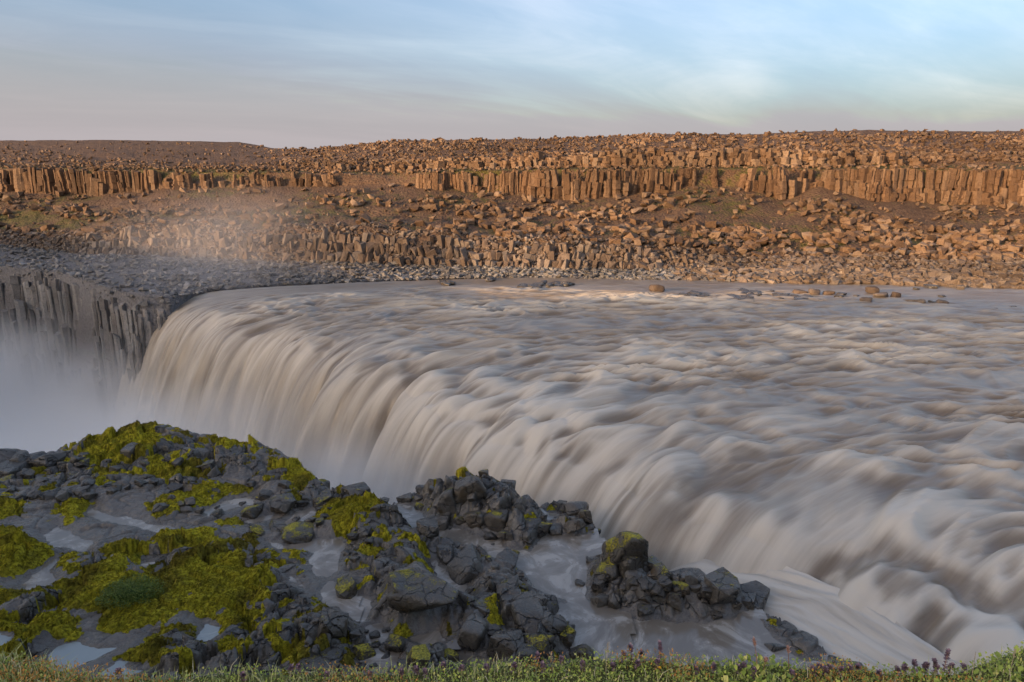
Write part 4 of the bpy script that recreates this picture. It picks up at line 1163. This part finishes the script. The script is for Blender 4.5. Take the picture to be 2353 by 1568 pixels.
# large named boulders: position is the foot of the stone in picture coordinates
BIG = [(1075, 1318, 104, 72, 'largest pale grey boulder with a flat face between silty streams', .12), (1025, 1280, 50, 42, 'dark cracked boulder against the largest grey boulder', .3), (1165, 1292, 66, 34, 'dark slab behind the cracked pair beside the swirling stream', .2),
       (1172, 1365, 66, 58, 'squarish boulder split from its neighbour beside the swirling stream', .25), (1103, 1390, 76, 80, 'tall leaning boulder with brown foot in the silty inlet', .35), (1215, 1400, 84, 50, 'broad boulder below the squarish split one', .25), (1262, 1400, 54, 52, 'pointed boulder at the tip of the central boulder group', .3),
       (1165, 1500, 84, 88, 'big rounded pitted boulder above the grassy edge', .28), (1215, 1450, 96, 66, 'dark boulder behind the big rounded pitted one', .25), (1235, 1500, 66, 58, 'boulder with a brown mossy side next to the rounded pitted one', .4), (1210, 1528, 62, 44, 'low brown-stained boulder in front of the rounded pitted one', .4),
       (1300, 1470, 44, 58, 'upright dark boulder with rusty cap by the white chute', .45), (1335, 1518, 60, 56, 'dark boulder by the white chute above the grass', .4), (1370, 1530, 30, 36, 'small round boulder at the end of the chute boulders', .4), (1252, 1425, 46, 32, 'low dark stone under the pointed boulder', .2),
       (1275, 1440, 48, 28, 'flat dark stone lapped by the white chute', .15), (930, 1355, 100, 60, 'wide smooth dark boulder with a moss seam', .38), (955, 1440, 150, 76, 'broadest smooth dark boulder of the shelf, edged with moss', .36), (800, 1365, 66, 34, 'undercut dark boulder beside the T-shaped pool', .45), (1085, 1490, 90, 80, 'smooth grey slope boulder beside the pitted one', .12),
       (765, 1455, 66, 68, 'grey lichen-spotted boulder among moss by the long pool', .3), (738, 1530, 116, 70, 'large flat-topped dark boulder near the grassy edge', .3), (965, 1530, 62, 62, 'mossy crested boulder in the foaming water', .6), (862, 1465, 32, 26, 'oval stone in the long silty pool', .25), (888, 1493, 30, 14, 'flat stone just above the long pool', .1), (835, 1505, 52, 36, 'mossy stone at the long pool edge', .5),
       (1005, 1500, 48, 36, 'rounded stone behind the foaming puddle', .35), (1035, 1515, 46, 46, 'moss-streaked stone next to the crested boulder', .55), (910, 1490, 46, 40, 'mossy dark stone at the foaming puddle', .5), (860, 1530, 30, 12, 'flat wet stone in the pool by the grass', .1), (785, 1545, 40, 34, 'dark angular stone near the grassy edge', .3), (930, 1535, 40, 28, 'small dark stone by the crested boulder', .3),
       # central-upper outcrop
       (930, 1150, 50, 50, 'square dark block standing at the rim of the upper outcrop', .3), (1072, 1110, 44, 34, 'topmost block of the upper outcrop by the rim', .3), (1005, 1150, 70, 52, 'rounded dark block of the upper outcrop', .3), (1030, 1195, 62, 70, 'tall split block of the upper outcrop with moss stripe', .35), (1080, 1180, 74, 62, 'broad front block of the upper outcrop', .35), (1120, 1150, 56, 40, 'long upper block of the upper outcrop', .2),
       (1165, 1125, 44, 40, 'single dark block at the rim over the falls', .25), (1205, 1130, 40, 42, 'round dark block at the rim with a moss side', .45), (1090, 1215, 60, 46, 'undercut block at the stream side of the upper outcrop', .4), (1145, 1215, 62, 60, 'mossy front block of the upper outcrop over the stream', .4), (1215, 1200, 76, 44, 'wide flat block of the upper outcrop', .25), (1235, 1225, 52, 46, 'brown-sided block at the end of the upper outcrop', .4), (1195, 1170, 44, 60, 'steep block in the middle of the upper outcrop', .3),
       (1290, 1145, 40, 36, 'dark block at the rim beyond the small puddle', .25), (1325, 1165, 66, 42, 'low wide block at the rim beyond the small puddle', .25), (1275, 1205, 40, 28, 'lone stone in the silty puddle', .25), (1320, 1225, 52, 36, 'flat block above the swirling stream', .3), (1345, 1195, 44, 34, 'brown-sided rim stone above the tower rock', .4), (985, 1225, 60, 44, 'dark rounded boulder at the bend of the stream', .25), (1165, 1245, 44, 22, 'curved flat stone awash in the stream', .35), (1215, 1245, 34, 24, 'small stone awash in the stream', .25),
       # tower and the ridge to its right
        (1395, 1330, 56, 58, 'rounded block at the foot of the tower rock', .45), (1370, 1355, 44, 44, 'cracked block at the waterline below the tower rock', .35), (1378, 1385, 50, 42, 'dark stone at the pool below the tower rock', .25), (1412, 1390, 36, 46, 'upright stone at the pool below the tower rock', .25),
       (1500, 1310, 60, 54, 'block beside the mossy tower rock', .35), (1520, 1340, 64, 50, 'brown block in the rim ridge', .42), (1580, 1310, 86, 44, 'broad flat-topped block on the rim ridge', .2), (1545, 1300, 52, 40, 'dark block on the rim ridge near the tower', .2), (1480, 1355, 36, 28, 'small block in the rim ridge heap', .3), (1455, 1365, 34, 34, 'rounded small stone in the rim ridge heap', .35), (1500, 1375, 50, 34, 'flat block low in the rim ridge heap', .25), (1550, 1360, 42, 40, 'dark block in the rim ridge heap', .3), (1585, 1380, 40, 50, 'upright rounded stone in the rim ridge heap', .35),
       (1560, 1390, 40, 34, 'brown mossy stone at the pool', .5), (1525, 1395, 32, 38, 'upright dark stone at the pool', .3), (1485, 1395, 44, 28, 'low dark stone at the pool', .25), (1480, 1418, 36, 24, 'lowest dark stone in the broad pool', .25), (1650, 1405, 88, 74, 'large tilted boulder with a moss patch at the pool', .36), (1625, 1350, 60, 40, 'dark block of the rim ridge', .25), (1665, 1340, 50, 38, 'pointed block of the rim ridge', .2), (1715, 1360, 104, 62, 'largest smooth block at the end of the rim ridge', .22), (1720, 1395, 50, 30, 'wet block where spray washes the rim', .1), (1330, 1345, 24, 20, 'small lone stone in the swirling stream', .15),
       (1810, 1420, 60, 24, 'low wet rock on the washed rim', .1), (1850, 1450, 56, 24, 'low wet rock further along the washed rim', .1), (1780, 1490, 44, 14, 'rock barely breaking the broad pool', .1), (1965, 1520, 60, 34, 'dark wet ledge rock at the low end of the rim', .15), (2010, 1540, 66, 36, 'dark wet rock beside the ledge at the low end of the rim', .15), (1920, 1500, 50, 24, 'wet rock on the rim before the ledge', .1), (2060, 1560, 60, 34, 'last dark rock at the low end of the rim', .15),
       # left edge
       (18, 1065, 54, 38, 'rounded dark boulder at the rim beside two others', .15), (48, 1068, 40, 42, 'pointed dark boulder at the rim', .15), (20, 1085, 60, 30, 'low dark boulder before the rim boulders', .1), (145, 1020, 26, 26, 'small square stone perched on the rim', .1), (130, 1033, 24, 22, 'stone under the perched square one', .2), (190, 1018, 44, 18, 'flat stone at the rim by the knoll', .1), (115, 1062, 90, 34, 'long smooth slab under the rim', .05), (75, 1062, 50, 26, 'smooth slab next to the rim boulders', .05), (225, 1014, 30, 16, 'flat rim stone against the mossy knoll', .15),
       (735, 1100, 44, 50, 'dark boulder hanging at the rim below moss', .4), (755, 1108, 30, 30, 'dark rim boulder next to the hanging one', .3), (300, 1038, 50, 30, 'bare grey rock amid the knoll moss', .2), (650, 1170, 60, 34, 'wedge of dark rock by the narrow channel', .4), (640, 1215, 54, 26, 'dark ledge stone over the T-shaped pool', .45), (590, 1222, 40, 20, 'small ledge stone with moss', .5), (580, 1180, 50, 28, 'mossy wedge rock behind the ledge stones', .5), (690, 1235, 80, 30, 'overhanging block beside the T-shaped pool', .45), (820, 1130, 76, 34, 'dark block at the rim beyond the channel', .3), (870, 1150, 50, 40, 'rim block over the falls gap', .25), (740, 1150, 60, 34, 'brown-footed block above the overhanging one', .4), (655, 1510, 44, 12, 'narrow tilted slab lying on the mud', .1)]
for u_, v_, w_, h_, lab, ms in BIG:
    near_rock(u_, v_, w_, h_, lab, None, ms)
near_rock(1442, 1310, 100, 90, 'mossy base block of the tower rock', None, .45, which=3)
near_rock(1405, 1300, 62, 80, 'moss-covered flank of the tower rock', None, .58, which=17, lift=.4)
near_rock(1432, 1296, 74, 112, 'tower rock rising above the rim ridge with mossy sides', None, .5, which=17, lift=.8)
near_rock(1462, 1300, 56, 70, 'dark shoulder block leaning on the tower rock', None, .3, which=9, lift=.3)
# smaller look-alikes filling the outcrops
FILL = [([(900, 1110), (1070, 1080), (1230, 1120), (1260, 1200), (1130, 1240), (1000, 1220)], 34, 'small dark rock wedged between the blocks of the upper outcrop', 'small rocks of the upper outcrop'),
        ([(1250, 1130), (1390, 1190), (1360, 1220), (1270, 1210)], 14, 'small dark rock near the rim puddle', 'small rocks near the rim puddle'),
        ([(1350, 1280), (1490, 1300), (1740, 1340), (1700, 1400), (1400, 1390)], 34, 'small dark rock in the rim ridge heap', 'small rocks of the rim ridge'),
        ([(1010, 1280), (1180, 1280), (1290, 1400), (1380, 1540), (1180, 1540), (1060, 1420)], 26, 'small dark rock in the central boulder group', 'small rocks of the central group'),
        ([(0, 1060), (260, 1030), (300, 1130), (120, 1160), (0, 1130)], 34, 'small flat dark rock strewn under the rim by the mossy knoll', 'small rocks under the knoll'),
        ([(660, 1130), (900, 1130), (930, 1260), (760, 1300), (680, 1230)], 26, 'small mossy dark rock in the jointed hump by the T-shaped pool', 'small rocks of the jointed hump'),
        ([(280, 1060), (700, 1080), (640, 1190), (320, 1190)], 36, 'small dark rock poking through moss on the knoll side', 'small rocks in the knoll moss'),
        ([(720, 1420), (1060, 1480), (1050, 1550), (700, 1550)], 20, 'small dark rock above the grassy edge by the long pool', 'small rocks by the long pool')]
for poly, n_, lab, grp in FILL:
    P = np.array(poly, float); lo, hi = P.min(0), P.max(0); k = 0; tries = 0
    while k < n_ and tries < 4000:
        tries += 1
        u_, v_ = r6.uniform(lo[0], hi[0]), r6.uniform(lo[1], hi[1])
        if poly_sd(np.array([u_]), np.array([v_]), P)[0] > 0: continue
        w_ = r6.uniform(12, 34)
        if any(abs(a - u_) < (c + w_) * .28 and abs(b - v_) < (c + w_) * .2 for a, b, c in placed[-400:]): continue
        near_rock(u_, v_, w_, w_ * r6.uniform(.5, .85), lab, grp, r6.uniform(.1, .45)); k += 1

# ------------------------------------------------------------------ near bank under the viewpoint, ridge behind it
EV = np.array([(-600, 1490), (-100, 1500), (0, 1510), (90, 1518), (150, 1538), (220, 1560), (330, 1560), (450, 1552), (600, 1546), (800, 1548), (1000, 1540), (1200, 1526), (1400, 1514), (1600, 1523), (1900, 1533), (2100, 1547), (2180, 1546), (2260, 1522), (2353, 1488), (2700, 1440)], float)
NZ = 14.40
ecx, ecy = on_z(EV[:, 0], EV[:, 1], NZ)
def edge_y(x): return np.interp(x, ecx, ecy)
def bank_z(x, y):
    x = np.asarray(x, float); y = np.asarray(y, float)
    dirp = -(SUN_AZ[0] * x + SUN_AZ[1] * y)        # distance away from the sun side
    back = np.clip(-dirp, 0, None)
    z = NZ + 0.012 * fbm(x * 4, y * 4, 3, 401)
    rise = 11.0 * sstep(6, 46, back) + 1.2 * fbm(x * .05, y * .05, 3, 402) * sstep(8, 30, back)
    z = z + rise
    over = np.clip(y - edge_y(x), 0, None)
    over = over * sstep(-60, -40, -np.abs(x)) if False else over
    z = z - over * 4.0
    return z
xs = np.r_[np.linspace(-400, -6, 60), np.linspace(-5.8, 5.8, 200), np.linspace(6, 300, 50)]
ys = np.r_[np.linspace(-400, -3, 70), np.linspace(-2.8, 1.4, 24), np.linspace(1.42, 3.0, 70), np.linspace(3.2, 16, 24)]
BX, BY = np.meshgrid(xs, ys)
BZ = bank_z(BX, BY)
BZ = np.where((BX > 13) & (BY > -30), np.minimum(BZ, NZ - (BX - 13) * 1.5), BZ); BZ = np.maximum(BZ, -3.0)
add_obj('near_bank', mesh_from('near_bank', np.stack([BX, BY, BZ], -1).reshape(-1, 3), grid_faces(*BX.shape), True, M['bank_soil']), kind='structure', label='mossy turf bank at the viewpoint', cat='bank')

wy = np.linspace(14, 300, 60)
wt_ = np.array([0, 3, 8, 20, 45, 90, 300.0])
wz_ = np.array([-20, 8, 15, 19, 22, 24, 26.0])
WX = -(52 + .98 * wy)[:, None] - wt_[None]; WY = np.repeat(wy[:, None], len(wt_), 1); WZ = wz_[None] + 1.5 * fbm(WX * .05, WY * .05, 3, 404)
add_obj('west_plateau', mesh_from('west_plateau', np.stack([WX, WY, WZ], -1).reshape(-1, 3), grid_faces(*WX.shape), True, M['bank_soil']), kind='structure', label='plateau continuing along the near side of the canyon', cat='plateau')

# ground cover on the turf edge
def leaf_cluster(n, xr, depth, size, hgt, seed, upright=.5, narrow=.45, sel=None):
    r = np.random.default_rng(seed)
    x = r.uniform(*xr, n); y = edge_y(x) + .04 - r.random(n) ** 1.0 * depth
    if sel is not None:
        k = sel(x, y, r); x, y = x[k], y[k]
    n = len(x)
    z = bank_z(x, y) + r.random(n) ** 1.5 * hgt
    s = size * r.uniform(.6, 1.4, n); a = r.uniform(0, 6.28, n)
    e = r.normal(upright, .35, n)
    dv = np.stack([np.cos(a) * np.cos(e), np.sin(a) * np.cos(e), np.sin(e)], -1)
    sv = np.stack([-np.sin(a), np.cos(a), r.normal(0, .3, n)], -1)
    p = np.stack([x, y, z], -1)
    up = np.array([0, 0, 1.0])
    q = [p, p + dv * s[:, None] * .5 + sv * (s * narrow)[:, None] + up * (s * .08)[:, None], p + dv * s[:, None], p + dv * s[:, None] * .5 - sv * (s * narrow)[:, None] + up * (s * .08)[:, None]]
    v = np.stack(q, 1).reshape(-1, 3)
    return v, np.arange(4 * n).reshape(-1, 4), np.repeat(r.random(n), 4)
zone = lambda x: fbm(np.asarray(x) * 1.7, np.asarray(x) * 0 + .3, 3, 411)
lush = lambda x, y, r: r.random(len(x)) < np.interp(x, [-2.6, -1.3, -.6, 0, 1.2, 2.6], [.55, .35, .5, .95, 1, 1])
v, f, t = leaf_cluster(42000, (-2.3, 2.5), .40, .0080, .034, 1, .7, .42, lush)
add_obj('ground_cover', mesh_from('ground_cover', v, f, False, M['leaf'], {'tint': t}), kind='stuff', label='dense low green creeping leaves on the turf edge', cat='ground cover')
v, f, t = leaf_cluster(1500, (.55, 1.75), .30, .020, .04, 2, .8, .36, lambda x, y, r: r.random(len(x)) < sstep(-.2, .3, fbm(x * 3, y * 3, 2, 5)))
add_obj('ground_cover', mesh_from('ground_cover', v, f, False, M['leaf'], {'tint': t}), kind='stuff', label='broad glossy green leaves among the low creeping leaves', cat='ground cover')
om = lambda x, y, r: (r.random(len(x)) < np.clip(sstep(.10, .4, fbm(x * 2.3, y * 5, 2, 415) + .3 * np.exp(-((x - .60) / .16) ** 2) + .3 * np.exp(-((x - 1.10) / .1) ** 2) + .25 * sstep(-.6, -1.0, x)), 0, 1))
v, f, t = leaf_cluster(26000, (-1.9, 2.4), .22, .0075, .052, 3, .9, .3, om)
add_obj('orange_moss', mesh_from('orange_moss', v, f, False, M['orange_moss'], {'tint': t}), kind='stuff', label='rusty orange moss patches in the turf edge', cat='moss')
def blades(n, xr, depth, lo, hi, seed, wd=.0022, bend=.5, sel=None):
    r = np.random.default_rng(seed)
    x = r.uniform(*xr, n); y = edge_y(x) + .04 - r.random(n) * depth
    if sel is not None:
        k = sel(x, y, r); x, y = x[k], y[k]; n = len(x)
    z = bank_z(x, y) - .005; h = r.uniform(lo, hi, n); a = r.uniform(0, 6.28, n); bd = np.abs(r.normal(0, bend, n))
    d = np.stack([np.cos(a), np.sin(a), 0 * a], -1); s = np.stack([-np.sin(a), np.cos(a), 0 * a], -1) * wd
    p = np.stack([x, y, z], -1); up = np.array([0, 0, 1.0])
    m1 = p + up * (h * .5)[:, None] + d * (h * bd * .25)[:, None]; tp = p + up * (h * (1 - .25 * bd))[:, None] + d * (h * bd * .9)[:, None]
    v = np.stack([p - s, p + s, m1 + s * .8, m1 - s * .8, tp], 1).reshape(-1, 3)
    o = np.arange(n)[:, None] * 5
    f = np.concatenate([o + np.array([[0, 1, 2]]), o + np.array([[0, 2, 3]]), o + np.array([[3, 2, 4]])])
    return v, f, np.repeat(r.random(n), 5)
v, f, t = blades(11000, (-2.3, 2.5), .30, .02, .065, 5, .0014, .8, lambda x, y, r: r.random(len(x)) < np.interp(x, [-2.3, -1.45, -1.2, -.3, .3, 2, 2.5], [1, 1, .75, .8, .4, .35, .6]))
add_obj('grass', mesh_from('grass', v, f, False, M['grass'], {'tint': t}), kind='stuff', label='short pale grass blades along the turf edge', cat='grass')

# single flowering plants on the turf edge (each a thing)
def stalk_obj(name, x, y, h, kind, label, group, seed):
    r = random.Random(seed)
    z = float(bank_z(x, y))
    root = empty_thing(name, (x, y, z), label, 'plant', None, group)
    bend = (r.uniform(-.18, .18) * h, r.uniform(-.1, .1) * h)
    def curve(t): return (bend[0] * t * t, bend[1] * t * t, h * t)
    k = 7; rad = .0011 if kind != 'avens' else .0014
    V, Fc = [], []
    for i in range(k):
        t = i / (k - 1); c = curve(t); q = rad * (1.15 - .5 * t)
        for j in range(5):
            a = j / 5 * 2 * math.pi; V.append((c[0] + q * math.cos(a), c[1] + q * math.sin(a), c[2] - (.01 if i == 0 else 0)))
    for i in range(k - 1):
        for j in range(5): Fc.append((i * 5 + j, i * 5 + (j + 1) % 5, (i + 1) * 5 + (j + 1) % 5, (i + 1) * 5 + j))
    add_obj('stem', mesh_from('stem', V, Fc, True, M['dry_stem' if kind in ('dry', 'grasshead') else 'stem'], {'tint': np.full(len(V), r.random())}), root)
    def leaves(part, n, t0, t1, size, mat, out=.9, whorl=1, up=.35, narrow=.34):
        V, Fc, T_ = [], [], []
        for i in range(n):
            t = t0 + (t1 - t0) * i / max(1, n - 1); c = Vector(curve(t)); a0 = r.uniform(0, 6.28)
            for w in range(whorl):
                a = a0 + w * 2 * math.pi / whorl + r.uniform(-.3, .3); s = size * r.uniform(.7, 1.25) * (1.1 - .4 * t)
                e = up + r.uniform(-.35, .35)
                dv = Vector((math.cos(a) * math.cos(e), math.sin(a) * math.cos(e), math.sin(e))); sv = Vector((-math.sin(a), math.cos(a), r.uniform(-.3, .3)))
                o = len(V); V += [c, c + dv * s * .55 + sv * s * narrow, c + dv * s + Vector((0, 0, -s * .15)), c + dv * s * .55 - sv * s * narrow]; Fc.append((o, o + 1, o + 2, o + 3)); T_ += [r.random()] * 4
        add_obj(part, mesh_from(part, V, Fc, False, mat, {'tint': T_}), root)
    if kind == 'purple':
        leaves('leaves', max(5, int(h / .008)), .15, .68, .012, M['purple_leaf'], whorl=2)
        leaves('flower_head', 10, .66, 1.04, .0145, M['purple_leaf'], whorl=5, up=.55)
    elif kind == 'avens':
        leaves('seed_head', 9, .84, 1.04, .019, M['plume'], whorl=8, up=1.15, narrow=.16)
    elif kind == 'yellow':
        leaves('flower_head', 3, .97, 1.0, .010, M['yellow_petal'], whorl=6, up=.3, narrow=.42)
    elif kind == 'grasshead':
        leaves('seed_head', 9, .72, 1.02, .011, M['dry_stem'], whorl=3, up=.9, narrow=.2)
    elif kind == 'dry':
        leaves('bud', 8, .35, 1.0, .006, M['purple_leaf'], whorl=2, up=1.0, narrow=.25)
    return root
def on_bank(u, v):
    z = NZ
    x, y = on_z(u, v, z)
    return float(x), float(min(y, edge_y(x) - .004))
def plant(name, u, vtop, vbase, kind, label, group=None, seed=0):
    x, y = on_bank(u, vbase)
    dx, dy, dz = ray(u, vtop); t = y / float(dy)
    h = max(.02, CAMZ + float(dz) * t - float(bank_z(x, y)))
    return stalk_obj(name, x, y, h, kind, label, group, seed)
plant('avens_seed_head', 1738, 1478, 1545, 'avens', 'tallest pink feathery seed head on a reddish stalk at the turf edge', seed=1)
plant('avens_seed_head', 1753, 1520, 1552, 'avens', 'shortest pink seed head close beside the tallest one', seed=2)
plant('avens_seed_head', 1811, 1493, 1550, 'avens', 'pink seed head standing apart from the close pair', seed=3)
plant('yellow_flower', 1516, 1533, 1552, 'yellow', 'single small yellow flower beside the orange moss', seed=4)
plant('dry_grass_head', 1392, 1482, 1550, 'grasshead', 'tall pale dry grass head at the turf edge beside the chute boulders', seed=5)
plant('dry_grass_head', 2320, 1498, 1550, 'grasshead', 'leaning dry grass stalk on the turf hump', seed=6)
plant('dry_twig', 2232, 1496, 1562, 'dry', 'bare dark twig with buds standing before the turf hump', seed=7)
plant('dry_grass_head', 1270, 1505, 1548, 'grasshead', 'short dry straw before the brown-stained boulder', seed=8)
PU = [(2168, 1496, 1), (2100, 1520, 0), (2120, 1524, 0), (2125, 1528, 0), (2145, 1530, 0), (2150, 1520, 0), (2180, 1528, 0), (2215, 1530, 0), (2075, 1530, 0), (2062, 1536, 0), (1970, 1530, 0), (1950, 1532, 0), (1928, 1535, 0), (1905, 1530, 0), (1895, 1535, 0), (1880, 1528, 0), (1868, 1534, 0), (1822, 1544, 0), (1730, 1540, 0), (1705, 1525, 0), (1690, 1530, 0), (1640, 1528, 0), (1600, 1533, 0),
      (1517, 1478, 1), (1508, 1518, 0), (1473, 1497, 0), (1450, 1487, 0), (1462, 1520, 0), (1430, 1500, 0), (1410, 1525, 0), (1340, 1522, 0), (1290, 1512, 0), (1250, 1525, 0), (1235, 1505, 0), (1180, 1528, 0), (1120, 1530, 0), (1060, 1530, 0), (980, 1540, 0), (1020, 1525, 0), (960, 1535, 0), (925, 1540, 0), (690, 1530, 0), (275, 1540, 0), (668, 1532, 0), (850, 1545, 0), (750, 1548, 0), (560, 1550, 0), (2020, 1545, 0)]
for i, (u_, vt, tall) in enumerate(PU):
    vb = max(vt + 22, float(np.interp(u_, EV[:, 0], EV[:, 1])) + 4)
    lab = {2168: 'tallest purple flower spike beside the bare twig', 1517: 'slender tall purple spike above the yellow flower'}.get(u_, 'short purple-leaved flowering stem in the turf edge')
    plant('purple_flower_stem', u_, vt, vb, 'purple', lab, None if tall else 'purple flowering stems in the turf edge', 50 + i)

# round dark-green bush on the moss field
bu, bv = 300, 1375
bx_, by_ = on_z(bu, bv, ZS + .2); bz_ = float(terr_at(bx_, by_))
bush = empty_thing('willow_bush', (float(bx_), float(by_), bz_), 'round dark green bush on the yellow moss field', 'bush')
r = np.random.default_rng(77); n = 5200
dd = r.normal(size=(n, 3)); dd /= np.linalg.norm(dd, axis=1)[:, None]; dd[:, 2] = np.abs(dd[:, 2])
rad = r.uniform(.6, 1.02, n) * (1 + .5 * fbm(dd[:, 0] * 2.2 + dd[:, 2], dd[:, 1] * 2.2, 3, 6))
p = dd * rad[:, None] * np.array([1.3, 1.0, .5])
a = r.uniform(0, 6.28, n); e = r.normal(.4, .5, n); s = r.uniform(.035, .075, n)
dv = np.stack([np.cos(a) * np.cos(e), np.sin(a) * np.cos(e), np.sin(e)], -1); sv = np.stack([-np.sin(a), np.cos(a), r.normal(0, .3, n)], -1)
v = np.stack([p, p + dv * s[:, None] * .5 + sv * (s * .4)[:, None], p + dv * s[:, None], p + dv * s[:, None] * .5 - sv * (s * .4)[:, None]], 1).reshape(-1, 3)
add_obj('foliage', mesh_from('foliage', v, np.arange(4 * n).reshape(-1, 4), False, M['bush_leaf'], {'tint': np.repeat(r.random(n), 4)}), bush)
core_v, core_f = softpoly_rock(5, 6, 9, 3, .05)
add_obj('twigs', mesh_from('twigs', core_v * np.array([.8, .6, .25]), core_f, True, M['bush_leaf'], {'tint': np.zeros(len(core_v))}), bush)

# ------------------------------------------------------------------ spray and mist in the canyon
def mist(name, lo, hi, build, label):
    lo, hi = Vector(lo), Vector(hi)
    bm = bmesh.new(); bmesh.ops.create_cube(bm, size=2.0)
    me = bpy.data.meshes.new(name); bm.to_mesh(me); bm.free()
    t = NT(name); build(t); me.materials.append(t.m)
    o = add_obj(name, me, kind='stuff', label=label, cat='mist')
    o.location = (lo + hi) / 2; o.scale = (hi - lo) / 2
    return o
def spray(t):
    p = t.pos(); s = t.node('ShaderNodeSeparateXYZ'); t.l.new(p, s.inputs[0]); x, y, z = s.outputs
    # canyon axis runs parallel to the lip: distance downstream of the lip line
    dn = t.math('ADD', t.math('MULTIPLY', x, -.76), t.math('ADD', t.math('MULTIPLY', y, -.62), 28.0))
    n = t.noise(p, .055, 3, .55)
    hz = t.math('ADD', z, t.math('MULTIPLY', t.math('SUBTRACT', n, .5), -22.0))
    hz = t.math('SUBTRACT', hz, t.ramp(y, 82, 40, 0.0, 9.0))
    dens = t.ramp(hz, -5.0, -25, 0.0, 1.0)
    dens = t.math('MULTIPLY', dens, t.ramp(dn, .5, 4.0))
    dens = t.math('MULTIPLY', dens, t.ramp(y, 60, 30, 1.0, 3.0))
    dens = t.math('MULTIPLY', dens, t.ramp(z, -1.6, -5.0))
    v = t.node('ShaderNodeVolumePrincipled'); v.inputs['Color'].default_value = (.99, .968, .93, 1); v.inputs['Anisotropy'].default_value = .0
    t.put(v.inputs['Density'], t.math('MULTIPLY', dens, .13))
    t.l.new(v.outputs[0], t.out.inputs['Volume'])
mist('mist', (-130, 14, -43), (20, 150, -1.6), spray, 'white spray mist filling the canyon below the falls')
def plume(t):
    p = t.pos()
    q = t.mapping(p, (1 / 30, 1 / 42, 1 / 15), (0, 0, 0), (50 / 30, -128 / 42, -4 / 15))
    ln = t.node('ShaderNodeVectorMath', operation='LENGTH'); t.l.new(q, ln.inputs[0])
    dens = t.math('MULTIPLY', t.ramp(ln.outputs['Value'], 1.0, .25), t.ramp(t.noise(p, .035, 3, .55), .25, .75))
    v = t.node('ShaderNodeVolumePrincipled'); v.inputs['Color'].default_value = (.93, .93, .95, 1)
    t.put(v.inputs['Density'], t.math('MULTIPLY', dens, .012))
    t.l.new(v.outputs[0], t.out.inputs['Volume'])
mist('mist', (-82, 84, -10), (-18, 172, 20), plume, 'thin mist drifting over the grey terrace beside the falls')
